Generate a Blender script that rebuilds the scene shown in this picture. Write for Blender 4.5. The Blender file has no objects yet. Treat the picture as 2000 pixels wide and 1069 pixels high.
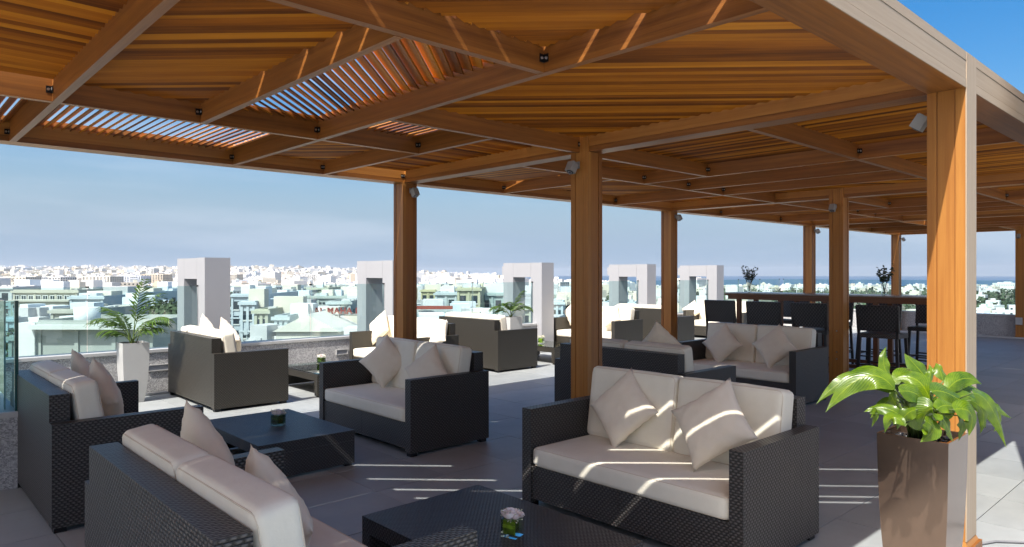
import bpy, bmesh, math, random
from mathutils import Vector, Matrix, noise
R = math.radians
rnd = random.Random(7)
scene = bpy.context.scene
col = scene.collection

# ------------------------------------------------------------------ camera, sky, sun
YAW = 0.823568919
CH = 1.64
FPX = 1365.0
cam = bpy.data.cameras.new('camera')
cam.sensor_width = 36.0
cam.lens = 36.0 * FPX / 2000.0
cam.clip_start = 0.05
cam.clip_end = 40000
cam_o = bpy.data.objects.new('camera', cam)
cam_o.location = (0, 0, CH)
cam_o.rotation_euler = (R(90), 0, YAW - R(90))
col.objects.link(cam_o)
scene.camera = cam_o

SUN_TO = Vector((-0.70, -0.184, 1.0)).normalized()      # towards the sun
w = bpy.data.worlds.new('World')
scene.world = w
w.use_nodes = True
nt = w.node_tree
bg = nt.nodes['Background']
sky = nt.nodes.new('ShaderNodeTexSky')
sky.sky_type = 'NISHITA'
sky.sun_disc = False
sky.sun_elevation = math.asin(SUN_TO.z)
sky.sun_rotation = math.atan2(SUN_TO.x, SUN_TO.y)
sky.altitude = 30
sky.air_density = 1.0
sky.dust_density = 4.2
sky.ozone_density = 1.6
# thin bands of high cloud low over the sea
tc = nt.nodes.new('ShaderNodeTexCoord')
mp = nt.nodes.new('ShaderNodeMapping')
mp.inputs['Scale'].default_value = (1.2, 1.2, 9.0)
nz = nt.nodes.new('ShaderNodeTexNoise')
nz.inputs['Scale'].default_value = 1.6
nz.inputs['Detail'].default_value = 5
nz.inputs['Roughness'].default_value = 0.5
nt.links.new(tc.outputs['Generated'], mp.inputs[0])
nt.links.new(mp.outputs[0], nz.inputs['Vector'])
cr = nt.nodes.new('ShaderNodeMapRange')
cr.interpolation_type = 'SMOOTHSTEP'
cr.inputs[1].default_value = 0.44
cr.inputs[2].default_value = 0.68
cr.inputs[3].default_value = 0.0
cr.inputs[4].default_value = 0.30
nt.links.new(nz.outputs['Fac'], cr.inputs[0])
mixc = nt.nodes.new('ShaderNodeMix')
mixc.data_type = 'RGBA'
mixc.inputs[7].default_value = (3.1, 3.45, 4.0, 1)
nt.links.new(cr.outputs[0], mixc.inputs[0])
# pale bluish haze band all round the horizon
sepz = nt.nodes.new('ShaderNodeSeparateXYZ')
nt.links.new(tc.outputs['Generated'], sepz.inputs[0])
hz1 = nt.nodes.new('ShaderNodeMapRange')
hz1.interpolation_type = 'SMOOTHERSTEP'
hz1.inputs[1].default_value = -0.02
hz1.inputs[2].default_value = 0.22
hz1.inputs[3].default_value = 0.85
hz1.inputs[4].default_value = 0.0
nt.links.new(sepz.outputs[2], hz1.inputs[0])
mixh = nt.nodes.new('ShaderNodeMix')
mixh.data_type = 'RGBA'
mixh.inputs[7].default_value = (1.65, 2.3, 3.2, 1)
nt.links.new(hz1.outputs[0], mixh.inputs[0])
hsv = nt.nodes.new('ShaderNodeHueSaturation')
hsv.inputs['Saturation'].default_value = 1.6
hsv.inputs['Value'].default_value = 0.80
nt.links.new(sky.outputs[0], hsv.inputs['Color'])
nt.links.new(hsv.outputs[0], mixh.inputs[6])
nt.links.new(mixh.outputs[2], mixc.inputs[6])
nt.links.new(mixc.outputs[2], bg.inputs['Color'])
bg.inputs['Strength'].default_value = 0.065

sun = bpy.data.lights.new('sun', 'SUN')
sun.energy = 2.0
sun.angle = R(0.5)
sun.color = (1.0, 0.965, 0.90)
sun_o = bpy.data.objects.new('sun', sun)
sun_o.rotation_euler = SUN_TO.to_track_quat('Z', 'Y').to_euler()
sun_o.location = (-5, -2, 12)
col.objects.link(sun_o)

scene.view_settings.view_transform = 'Standard'
scene.view_settings.look = 'None'
scene.view_settings.exposure = 2.0
scene.view_settings.gamma = 1.0
scene.render.engine = 'CYCLES'
scene.cycles.max_bounces = 12
scene.cycles.diffuse_bounces = 8
scene.cycles.glossy_bounces = 4
scene.cycles.transparent_max_bounces = 24

# ------------------------------------------------------------------ materials
def new_mat(name):
    m = bpy.data.materials.new(name)
    m.use_nodes = True
    t = m.node_tree
    return m, t, t.nodes['Principled BSDF']

def N(t, kind, **ins):
    n = t.nodes.new(kind)
    for k, v in ins.items():
        if hasattr(n, k) and k not in n.inputs:
            setattr(n, k, v)
        else:
            n.inputs[k].default_value = v
    return n

def math_n(t, op, a, b=None, c=None):
    n = t.nodes.new('ShaderNodeMath')
    n.operation = op
    for i, x in enumerate((a, b, c)):
        if x is None:
            continue
        if isinstance(x, (int, float)):
            n.inputs[i].default_value = x
        else:
            t.links.new(x, n.inputs[i])
    return n.outputs[0]

def ramp(t, fac, stops):
    n = t.nodes.new('ShaderNodeValToRGB')
    e = n.color_ramp.elements
    while len(e) < len(stops):
        e.new(0.5)
    for k, (p, c) in enumerate(stops):
        e[k].position = p
        e[k].color = (c[0], c[1], c[2], 1)
    t.links.new(fac, n.inputs[0])
    return n.outputs[0]

def bump(t, height, strength, dist, b):
    n = t.nodes.new('ShaderNodeBump')
    n.inputs['Strength'].default_value = strength
    n.inputs['Distance'].default_value = dist
    t.links.new(height, n.inputs['Height'])
    t.links.new(n.outputs[0], b.inputs['Normal'])
    return n

def noise_n(t, vec, scale, detail=3, rough=0.5):
    n = t.nodes.new('ShaderNodeTexNoise')
    n.inputs['Scale'].default_value = scale
    n.inputs['Detail'].default_value = detail
    n.inputs['Roughness'].default_value = rough
    if vec is not None:
        t.links.new(vec, n.inputs['Vector'])
    return n.outputs['Fac']

def mapping(t, vec, sc, loc=(0, 0, 0)):
    n = t.nodes.new('ShaderNodeMapping')
    n.inputs['Scale'].default_value = sc
    n.inputs['Location'].default_value = loc
    t.links.new(vec, n.inputs[0])
    return n.outputs[0]

def wood_mat(name, dark, mid, light, rough=0.42, var=0.35, dots=True):
    m, t, b = new_mat(name)
    tcn = t.nodes.new('ShaderNodeTexCoord')
    uv = tcn.outputs['UV']
    f1 = noise_n(t, mapping(t, uv, (0.9, 34, 1)), 1.0, 5, 0.62)
    f2 = noise_n(t, mapping(t, uv, (0.35, 4.5, 1)), 1.0, 3, 0.5)
    f3 = noise_n(t, mapping(t, uv, (5.0, 160, 1)), 1.0, 2, 0.5)
    # one tone per board: the board number sits in UV.y as tens
    sx = t.nodes.new('ShaderNodeSeparateXYZ')
    t.links.new(uv, sx.inputs[0])
    idx = math_n(t, 'FLOOR', math_n(t, 'MULTIPLY', math_n(t, 'ADD', sx.outputs[1], 5.0), 0.1))
    wn = t.nodes.new('ShaderNodeTexWhiteNoise')
    wn.noise_dimensions = '1D'
    t.links.new(idx, wn.inputs['W'])
    a = math_n(t, 'MULTIPLY', f1, 0.55)
    a = math_n(t, 'MULTIPLY_ADD', f2, 0.35, a)
    a = math_n(t, 'MULTIPLY_ADD', f3, 0.15, a)
    a = math_n(t, 'ADD', a, math_n(t, 'MULTIPLY', math_n(t, 'SUBTRACT', wn.outputs['Value'], 0.5), var))
    c = ramp(t, a, [(0.25, dark), (0.5, mid), (0.78, light)])
    t.links.new(c, b.inputs['Base Color'])
    b.inputs['Roughness'].default_value = rough
    b.inputs['Specular IOR Level'].default_value = 0.4
    bump(t, math_n(t, 'ADD', f1, math_n(t, 'MULTIPLY', f3, 0.6)), 0.25, 0.002, b)
    return m

M = {}
M['wood'] = wood_mat('timber_frame', (0.16, 0.055, 0.012), (0.31, 0.118, 0.024), (0.44, 0.195, 0.042), var=0.34)
M['slat'] = wood_mat('timber_slat', (0.13, 0.037, 0.004), (0.34, 0.108, 0.007), (0.56, 0.215, 0.013), rough=0.5, var=0.55)
M['darkwood'] = wood_mat('dark_stained_timber', (0.11, 0.042, 0.018), (0.18, 0.072, 0.03), (0.26, 0.11, 0.048), rough=0.35)
M['pale_wood'] = wood_mat('pale_timber', (0.33, 0.245, 0.165), (0.41, 0.315, 0.22), (0.48, 0.385, 0.28), rough=0.6, var=0.08)  # paler, greyer boards for the outward faces along the near edge

def plain(name, color, rough=0.5, metal=0.0, spec=0.5, nscale=None, namt=0.12, bumpd=None, coord='Object'):
    m, t, b = new_mat(name)
    b.inputs['Base Color'].default_value = (*color, 1)
    b.inputs['Roughness'].default_value = rough
    b.inputs['Metallic'].default_value = metal
    b.inputs['Specular IOR Level'].default_value = spec
    if nscale:
        tcn = t.nodes.new('ShaderNodeTexCoord')
        f = noise_n(t, tcn.outputs[coord], nscale, 5, 0.6)
        c0 = tuple(x * (1 - namt) for x in color)
        c1 = tuple(min(1, x * (1 + namt)) for x in color)
        t.links.new(ramp(t, f, [(0.3, c0), (0.7, c1)]), b.inputs['Base Color'])
        if bumpd:
            bump(t, f, 0.6, bumpd, b)
    return m

def weave_mat(name, dark, light, a=0.031, bb=0.0155, vertical=False, rough=0.36, spec=0.45):
    m, t, b = new_mat(name)
    tcn = t.nodes.new('ShaderNodeTexCoord')
    sx = t.nodes.new('ShaderNodeSeparateXYZ')
    t.links.new(tcn.outputs['UV'], sx.inputs[0])
    ux, uy = sx.outputs[0], sx.outputs[1]
    if vertical:
        ux, uy = uy, ux
    v = math_n(t, 'DIVIDE', uy, bb)
    row = math_n(t, 'FLOOR', v)
    off = math_n(t, 'MULTIPLY', math_n(t, 'MODULO', row, 2.0), 0.5)
    u = math_n(t, 'ADD', math_n(t, 'DIVIDE', ux, a), off)
    fu = math_n(t, 'SUBTRACT', math_n(t, 'MULTIPLY', math_n(t, 'FRACT', u), 2.0), 1.0)
    fv = math_n(t, 'SUBTRACT', math_n(t, 'MULTIPLY', math_n(t, 'FRACT', v), 2.0), 1.0)
    hu = math_n(t, 'MAXIMUM', math_n(t, 'SUBTRACT', 1.0, math_n(t, 'MULTIPLY', fu, fu)), 0.0)
    hv = math_n(t, 'MAXIMUM', math_n(t, 'SUBTRACT', 1.0, math_n(t, 'MULTIPLY', fv, fv)), 0.0)
    h = math_n(t, 'MULTIPLY', math_n(t, 'POWER', hu, 0.7), math_n(t, 'POWER', hv, 0.5))
    nz1 = noise_n(t, mapping(t, tcn.outputs['UV'], (90, 90, 1)), 1.0, 2, 0.5)
    mixv = math_n(t, 'ADD', math_n(t, 'MULTIPLY', h, 0.8), math_n(t, 'MULTIPLY', math_n(t, 'SUBTRACT', nz1, 0.5), 0.5))
    t.links.new(ramp(t, mixv, [(0.15, tuple(x * 0.35 for x in dark)), (0.5, dark), (0.95, light)]), b.inputs['Base Color'])
    b.inputs['Roughness'].default_value = rough
    b.inputs['Specular IOR Level'].default_value = spec
    bump(t, h, 0.9, 0.004, b)
    return m

M['wicker'] = weave_mat('dark_wicker', (0.034, 0.030, 0.028), (0.16, 0.148, 0.138))
M['wicker_top'] = weave_mat('dark_wicker_table', (0.034, 0.031, 0.032), (0.115, 0.108, 0.108), a=0.027, bb=0.0135)
M['wicker_strand'] = weave_mat('dark_wicker_upright_strands', (0.026, 0.025, 0.026), (0.12, 0.11, 0.11), a=0.06, bb=0.022, vertical=True)
M['wicker_pale'] = weave_mat('greyed_wicker', (0.030, 0.026, 0.020), (0.092, 0.082, 0.064))

def fabric_mat(name, base, dark):
    m, t, b = new_mat(name)
    tcn = t.nodes.new('ShaderNodeTexCoord')
    f1 = noise_n(t, tcn.outputs['Object'], 9.0, 4, 0.6)
    f2 = noise_n(t, tcn.outputs['Object'], 900.0, 1, 0.5)
    f3 = noise_n(t, mapping(t, tcn.outputs['Object'], (1, 1, 1), (3, 1, 7)), 22.0, 3, 0.55)
    mx = math_n(t, 'ADD', math_n(t, 'MULTIPLY', f1, 0.7), math_n(t, 'MULTIPLY', f2, 0.3))
    t.links.new(ramp(t, mx, [(0.3, dark), (0.68, base)]), b.inputs['Base Color'])
    b.inputs['Roughness'].default_value = 0.85
    b.inputs['Specular IOR Level'].default_value = 0.2
    b.inputs['Sheen Weight'].default_value = 0.15
    hh = math_n(t, 'ADD', math_n(t, 'MULTIPLY', f3, 1.0), math_n(t, 'MULTIPLY', f2, 0.08))
    bump(t, hh, 0.22, 0.010, b)
    return m
M['cushion'] = fabric_mat('sand_canvas', (0.81, 0.765, 0.645), (0.76, 0.71, 0.585))
M['pillow'] = fabric_mat('sand_pillow_cotton', (0.80, 0.71, 0.575), (0.74, 0.645, 0.51))
M['piping'] = plain('seam_piping', (0.66, 0.57, 0.45), 0.9)

M['tile'] = None
m, t, b = new_mat('stone_floor_tile')
tcn = t.nodes.new('ShaderNodeTexCoord')
oi = t.nodes.new('ShaderNodeObjectInfo')
geo = t.nodes.new('ShaderNodeNewGeometry')
f1 = noise_n(t, geo.outputs['Position'], 2.2, 6, 0.62)
f2 = noise_n(t, mapping(t, geo.outputs['Position'], (1, 1, 1), (9, 4, 0)), 14.0, 5, 0.65)
f3 = noise_n(t, geo.outputs['Position'], 240.0, 2, 0.5)
mx = math_n(t, 'ADD', math_n(t, 'MULTIPLY', f1, 0.45), math_n(t, 'MULTIPLY', f2, 0.3))
mx = math_n(t, 'ADD', mx, math_n(t, 'MULTIPLY', f3, 0.15))
mx = math_n(t, 'ADD', mx, math_n(t, 'MULTIPLY', oi.outputs['Random'], 0.20))
t.links.new(ramp(t, mx, [(0.28, (0.230, 0.245, 0.248)), (0.52, (0.30, 0.318, 0.320)), (0.76, (0.37, 0.390, 0.390))]), b.inputs['Base Color'])
rr = N(t, 'ShaderNodeMapRange')
t.links.new(f2, rr.inputs[0])
rr.inputs[3].default_value = 0.34
rr.inputs[4].default_value = 0.6
t.links.new(rr.outputs[0], b.inputs['Roughness'])
b.inputs['Specular IOR Level'].default_value = 0.45
bump(t, f2, 0.12, 0.002, b)
M['tile'] = m
M['grout'] = plain('floor_joint', (0.17, 0.17, 0.165), 0.9)

m, t, b = new_mat('pebbledash_render')
tcn = t.nodes.new('ShaderNodeTexCoord')
geo = t.nodes.new('ShaderNodeNewGeometry')
vo = t.nodes.new('ShaderNodeTexVoronoi')
vo.inputs['Scale'].default_value = 95
t.links.new(geo.outputs['Position'], vo.inputs['Vector'])
f1 = noise_n(t, geo.outputs['Position'], 4.0, 5, 0.6)
sxx = t.nodes.new('ShaderNodeSeparateColor')
t.links.new(vo.outputs['Color'], sxx.inputs[0])
mx = math_n(t, 'ADD', math_n(t, 'MULTIPLY', sxx.outputs[0], 0.7), math_n(t, 'MULTIPLY', f1, 0.4))
t.links.new(ramp(t, mx, [(0.2, (0.23, 0.225, 0.225)), (0.55, (0.38, 0.375, 0.375)), (0.9, (0.56, 0.55, 0.54))]), b.inputs['Base Color'])
b.inputs['Roughness'].default_value = 0.85
bump(t, vo.outputs['Distance'], 0.8, 0.006, b)
M['pebble'] = m

M['capstone'] = plain('pale_capstone', (0.44, 0.435, 0.425), 0.45, nscale=6, namt=0.06)
M['white_panel'] = plain('white_cladding_panel', (0.355, 0.355, 0.37), 0.4, nscale=1.5, namt=0.03)
M['panel_joint'] = plain('panel_joint', (0.10, 0.10, 0.10), 0.8)
M['black_metal'] = plain('black_steel', (0.02, 0.02, 0.022), 0.4, 0.6)
M['steel'] = plain('bolt_steel', (0.55, 0.55, 0.55), 0.3, 1.0)
M['lamp_grey'] = plain('lamp_housing_grey', (0.33, 0.34, 0.34), 0.4, 0.2, nscale=8, namt=0.08)
M['lens'] = plain('lamp_lens', (0.30, 0.31, 0.34), 0.08, 0.0, 0.9)
M['white_pot'] = plain('white_planter_gloss', (0.48, 0.475, 0.46), 0.28, nscale=5, namt=0.04)
M['soil'] = plain('dark_soil', (0.03, 0.022, 0.016), 0.95, nscale=60, namt=0.5, bumpd=0.01)
M['pebble_stone'] = plain('black_pebble', (0.03, 0.03, 0.032), 0.25)
M['stool_frame'] = plain('dark_stool_frame', (0.022, 0.018, 0.017), 0.4)
M['table_stone'] = plain('bar_top_stone', (0.30, 0.27, 0.25), 0.22, nscale=30, namt=0.2)
M['grate'] = plain('floor_grate', (0.2, 0.2, 0.2), 0.4, 0.7)
M['socket'] = plain('socket_box_grey', (0.42, 0.42, 0.42), 0.5)
M['cable'] = plain('grey_cable', (0.16, 0.16, 0.17), 0.5)

m, t, b = new_mat('bronze_planter')
geo = t.nodes.new('ShaderNodeNewGeometry')
b.inputs['Base Color'].default_value = (0.27, 0.185, 0.135, 1)
b.inputs['Metallic'].default_value = 0.85
f = noise_n(t, geo.outputs['Position'], 7, 4, 0.6)
rr = N(t, 'ShaderNodeMapRange')
t.links.new(f, rr.inputs[0])
rr.inputs[3].default_value = 0.10
rr.inputs[4].default_value = 0.24
t.links.new(rr.outputs[0], b.inputs['Roughness'])
M['bronze'] = m

def glass_mat(name, tint, refl=0.06, rough=0.0, film=0.0):
    m = bpy.data.materials.new(name)
    m.use_nodes = True
    t = m.node_tree
    t.nodes.clear()
    out = t.nodes.new('ShaderNodeOutputMaterial')
    tr = t.nodes.new('ShaderNodeBsdfTransparent')
    tr.inputs[0].default_value = (*tint, 1)
    gl = t.nodes.new('ShaderNodeBsdfGlossy')
    gl.inputs['Roughness'].default_value = rough
    gl.inputs['Color'].default_value = (0.95, 1.0, 0.98, 1)
    fr = t.nodes.new('ShaderNodeFresnel')
    fr.inputs['IOR'].default_value = 1.5
    k = math_n(t, 'MULTIPLY_ADD', fr.outputs[0], 0.9, refl)
    mx = t.nodes.new('ShaderNodeMixShader')
    t.links.new(k, mx.inputs[0])
    t.links.new(tr.outputs[0], mx.inputs[1])
    t.links.new(gl.outputs[0], mx.inputs[2])
    last = mx.outputs[0]
    if film:
        df = t.nodes.new('ShaderNodeBsdfDiffuse')
        df.inputs[0].default_value = (0.55, 0.72, 0.70, 1)
        m2 = t.nodes.new('ShaderNodeMixShader')
        m2.inputs[0].default_value = film
        t.links.new(last, m2.inputs[1])
        t.links.new(df.outputs[0], m2.inputs[2])
        last = m2.outputs[0]
    t.links.new(last, out.inputs[0])
    return m
M['rail_glass'] = glass_mat('green_rail_glass', (0.64, 0.81, 0.82), 0.035, film=0.014)
M['rail_glass_deep'] = glass_mat('deep_green_rail_glass', (0.46, 0.70, 0.74), 0.05, film=0.03)
M['clear_glass'] = glass_mat('clear_glass', (0.93, 0.96, 0.95), 0.0)
M['table_glass'] = glass_mat('table_glass', (0.80, 0.86, 0.84), 0.10)
M['glass_edge_pale'] = plain('glass_edge_pale_green', (0.30, 0.46, 0.43), 0.15)
M['glass_edge'] = plain('glass_edge_green', (0.02, 0.075, 0.07), 0.15)

def leaf_mat(name, dark, light, trans=0.35, rough=0.35):
    m, t, b = new_mat(name)
    tcn = t.nodes.new('ShaderNodeTexCoord')
    uv = tcn.outputs['UV']
    sx = t.nodes.new('ShaderNodeSeparateXYZ')
    t.links.new(uv, sx.inputs[0])
    # veins fan away from the midrib at y=0
    ay = math_n(t, 'ABSOLUTE', sx.outputs[1])
    vv = math_n(t, 'SINE', math_n(t, 'MULTIPLY', math_n(t, 'SUBTRACT', sx.outputs[0], math_n(t, 'MULTIPLY', ay, 0.35)), 85.0))
    f = noise_n(t, tcn.outputs['Object'], 14, 4, 0.6)
    mx = math_n(t, 'ADD', math_n(t, 'MULTIPLY', f, 0.9), math_n(t, 'MULTIPLY', vv, 0.05))
    c = ramp(t, mx, [(0.25, dark), (0.7, light)])
    mid = math_n(t, 'LESS_THAN', ay, 0.05)
    mxx = t.nodes.new('ShaderNodeMix')
    mxx.data_type = 'RGBA'
    t.links.new(math_n(t, 'MULTIPLY', mid, 0.5), mxx.inputs[0])
    t.links.new(c, mxx.inputs[6])
    mxx.inputs[7].default_value = (light[0] * 1.6, light[1] * 1.35, light[2] * 1.5, 1)
    t.links.new(mxx.outputs[2], b.inputs['Base Color'])
    b.inputs['Roughness'].default_value = rough
    b.inputs['Specular IOR Level'].default_value = 0.5
    bump(t, vv, 0.25, 0.002, b)
    out = t.nodes['Material Output']
    tl = t.nodes.new('ShaderNodeBsdfTranslucent')
    hs = t.nodes.new('ShaderNodeHueSaturation')
    hs.inputs['Value'].default_value = 1.7
    t.links.new(mxx.outputs[2], hs.inputs['Color'])
    t.links.new(hs.outputs[0], tl.inputs[0])
    ms = t.nodes.new('ShaderNodeMixShader')
    ms.inputs[0].default_value = trans
    t.links.new(b.outputs[0], ms.inputs[1])
    t.links.new(tl.outputs[0], ms.inputs[2])
    t.links.new(ms.outputs[0], out.inputs[0])
    return m
M['leaf'] = leaf_mat('broad_leaf_green', (0.040, 0.095, 0.005), (0.165, 0.250, 0.010), 0.22, 0.26)
M['palm'] = leaf_mat('palm_frond_green', (0.045, 0.10, 0.016), (0.11, 0.19, 0.035), 0.25)
M['stem'] = plain('green_stem', (0.10, 0.15, 0.03), 0.5)
M['twig'] = plain('brown_twig', (0.06, 0.045, 0.03), 0.8)
M['twig_leaf'] = plain('grey_green_leaf', (0.055, 0.07, 0.03), 0.55, nscale=30, namt=0.4)
M['vase_leaf'] = plain('green_wrapped_leaf', (0.20, 0.32, 0.015), 0.3, nscale=26, namt=0.65)
M['vase_leaf_lime'] = plain('lime_wrapped_leaf', (0.38, 0.55, 0.03), 0.3, nscale=26, namt=0.5)
M['rose_pink'] = plain('blush_rose_petal', (0.92, 0.82, 0.80), 0.6, nscale=40, namt=0.14)
M['rose_white'] = plain('cream_rose_petal', (0.74, 0.70, 0.60), 0.6, nscale=40, namt=0.08)
M['filler'] = plain('pale_filler_sprig', (0.50, 0.50, 0.36), 0.8)

# ------------------------------------------------------------------ mesh helpers
class MB:
    def __init__(self):
        self.v, self.f, self.uv, self.sm, self.mi = [], [], [], [], []
        self.k = 0

    def face(self, pts, uvs=None, smooth=False, mi=0):
        b0 = len(self.v)
        self.v += [tuple(p) for p in pts]
        self.f.append(tuple(range(b0, b0 + len(pts))))
        self.uv.append(uvs or [(0, 0)] * len(pts))
        self.sm.append(smooth)
        self.mi.append(mi)

    def box(self, x0, x1, y0, y1, z0, z1, grain=0, mat=None, mi=0, tens=None, top_scale=None):
        """box with metric UVs; grain is the axis UV.x runs along (wood) or None (weave: UV.y is up)"""
        if tens is None:
            self.k += 1
            tens = self.k
        c = [(x, y, z) for x in (x0, x1) for y in (y0, y1) for z in (z0, z1)]
        if top_scale:
            cx, cy = (x0 + x1) / 2, (y0 + y1) / 2
            c = [((cx + (p[0] - cx) * top_scale, cy + (p[1] - cy) * top_scale, p[2]) if p[2] == z1 else p) for p in c]
        fs = [((0, 1, 3, 2), 0), ((4, 6, 7, 5), 0), ((0, 4, 5, 1), 1), ((2, 3, 7, 6), 1), ((0, 2, 6, 4), 2), ((1, 5, 7, 3), 2)]
        b0 = len(self.v)
        self.v += [tuple(mat @ Vector(p)) for p in c] if mat is not None else c
        for idx, ax in fs:
            self.f.append(tuple(b0 + i for i in idx))
            oth = [a for a in (0, 1, 2) if a != ax]
            if grain is None:
                ua, va = (oth[0], oth[1])
            elif grain in oth:
                ua = grain
                va = [a for a in oth if a != grain][0]
            else:
                ua, va = oth
            off = 10.0 * tens if grain is not None else 0.0
            self.uv.append([(c[i][ua] + (tens * 3.7 if grain is not None else 0), c[i][va] + off) for i in idx])
            self.sm.append(False)
            self.mi.append(mi)

    def bar(self, p0, p1, wid, hei, up=(0, 0, 1), tens=None, mi=0, roll=0.0):
        """box along p0->p1"""
        p0, p1 = Vector(p0), Vector(p1)
        d = p1 - p0
        L = d.length
        x = d.normalized()
        u = Vector(up)
        y = u.cross(x).normalized()
        z = x.cross(y)
        mt = Matrix((x, y, z)).transposed().to_4x4()
        mt.translation = p0
        if roll:
            mt = mt @ Matrix.Rotation(roll, 4, 'X')
        self.box(0, L, -wid / 2, wid / 2, -hei / 2, hei / 2, 0, mt, mi, tens)

    def tube(self, pts, rad, n=8, mi=0, caps=True):
        pts = [Vector(p) for p in pts]
        rads = rad if isinstance(rad, (list, tuple)) else [rad] * len(pts)
        rings = []
        ref = Vector((0, 0, 1))
        for i, p in enumerate(pts):
            d = (pts[min(i + 1, len(pts) - 1)] - pts[max(i - 1, 0)]).normalized()
            if abs(d.dot(ref)) > 0.95:
                ref = Vector((1, 0, 0))
            a = d.cross(ref).normalized()
            bb = d.cross(a).normalized()
            b0 = len(self.v)
            for k in range(n):
                an = 2 * math.pi * k / n
                self.v.append(tuple(p + (a * math.cos(an) + bb * math.sin(an)) * rads[i]))
            rings.append(b0)
        for i in range(len(rings) - 1):
            for k in range(n):
                self.f.append((rings[i] + k, rings[i + 1] + k, rings[i + 1] + (k + 1) % n, rings[i] + (k + 1) % n))
                self.uv.append([(i * .1, k * .1)] * 4)
                self.sm.append(True)
                self.mi.append(mi)
        if caps:
            for r0, flip in ((rings[0], False), (rings[-1], True)):
                idx = tuple(r0 + k for k in range(n))
                self.f.append(idx[::-1] if flip else idx)
                self.uv.append([(0, 0)] * n)
                self.sm.append(False)
                self.mi.append(mi)

    def grid(self, P, nu, nv, uvf=None, mi=0, smooth=True):
        b0 = len(self.v)
        for i in range(nu + 1):
            for j in range(nv + 1):
                self.v.append(tuple(P(i / nu, j / nv)))
        for i in range(nu):
            for j in range(nv):
                q = [(i, j), (i + 1, j), (i + 1, j + 1), (i, j + 1)]
                self.f.append(tuple(b0 + a * (nv + 1) + b_ for a, b_ in q))
                self.uv.append([uvf(a / nu, b_ / nv) if uvf else (a / nu, b_ / nv) for a, b_ in q])
                self.sm.append(smooth)
                self.mi.append(mi)

    def mesh(self, name, mats):
        me = bpy.data.meshes.new(name)
        me.from_pydata(self.v, [], self.f)
        uvl = me.uv_layers.new(name='UVMap')
        flat = []
        for u in self.uv:
            for a in u:
                flat += [a[0], a[1]]
        uvl.data.foreach_set('uv', flat)
        me.polygons.foreach_set('use_smooth', self.sm)
        for mt in (mats if isinstance(mats, (list, tuple)) else [mats]):
            me.materials.append(mt)
        me.polygons.foreach_set('material_index', self.mi)
        me.update()
        return me

    def obj(self, name, mats, parent=None, **props):
        return link(name, self.mesh(name, mats), parent, **props)

def link(name, data, parent=None, loc=None, rot=None, **props):
    o = bpy.data.objects.new(name, data)
    col.objects.link(o)
    if parent is not None:
        o.parent = parent
    if loc is not None:
        o.location = loc
    if rot is not None:
        o.rotation_euler = rot
    for k, v in props.items():
        o[k] = v
    return o

def thing(name, label, cat, loc=(0, 0, 0), rz=0.0, group=None):
    o = link(name, None, None, loc, (0, 0, rz), label=label, category=cat)
    o.empty_display_size = 0.1
    if group:
        o['group'] = group
    return o

def copy_tree(o, parent=None):
    c = o.copy()
    col.objects.link(c)
    if parent is not None:
        c.parent = parent
    for ch in o.children:
        copy_tree(ch, c)
    return c

def wp(px, d, z=None, py=None):
    """world point seen at photo column px at camera depth d"""
    x = (px - 1000) / FPX * d
    zz = z if z is not None else CH + (534.5 - py) * d / FPX
    return Vector((x * math.sin(YAW) + d * math.cos(YAW), -x * math.cos(YAW) + d * math.sin(YAW), zz))

def to_px(p):
    x = p[0] * math.sin(YAW) - p[1] * math.cos(YAW)
    d = p[0] * math.cos(YAW) + p[1] * math.sin(YAW)
    if d < 0.1:
        return None
    return (1000 + FPX * x / d, 534.5 - FPX * (p[2] - CH) / d, d)

def rounded_box(name, sx, sy, sz, r, mat, puff=0.0, seed=0, wr=0.004, n=10, parent=None, loc=(0, 0, 0), rot=(0, 0, 0)):
    """soft cushion: rounded block, bulging faces, slight unevenness, welt seams"""
    bm = bmesh.new()
    bmesh.ops.create_cube(bm, size=2.0)
    bmesh.ops.subdivide_edges(bm, edges=bm.edges[:], cuts=n, use_grid_fill=True)
    h = Vector((sx / 2, sy / 2, sz / 2))
    for v in bm.verts:
        q = v.co.copy()
        # spread grid lines towards the edges so the rounding is smooth
        s = Vector([math.copysign(abs(a) ** 0.62, a) if a else 0 for a in q])
        p = Vector((s.x * h.x, s.y * h.y, s.z * h.z))
        cl = Vector([max(-(h[i] - r), min(h[i] - r, p[i])) for i in range(3)])
        dd = p - cl
        if dd.length > 1e-9:
            p = cl + dd.normalized() * r
        bx, by, bz = 1 - s.x ** 2, 1 - s.y ** 2, 1 - s.z ** 2
        if abs(s.z) > .98:
            p.z += math.copysign(puff * max(bx, 0) ** .6 * max(by, 0) ** .6, s.z)
        if abs(s.x) > .98:
            p.x += math.copysign(puff * max(bz, 0) ** .6 * max(by, 0) ** .6, s.x)
        nn = noise.noise_vector(p * 5.5 + Vector((seed * 7.1, seed, 0)))
        p += nn * wr
        v.co = p
    for f in bm.faces:
        f.smooth = True
    me = bpy.data.meshes.new(name)
    bm.to_mesh(me)
    bm.free()
    me.materials.append(mat)
    return link(name, me, parent, loc, rot)

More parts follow.
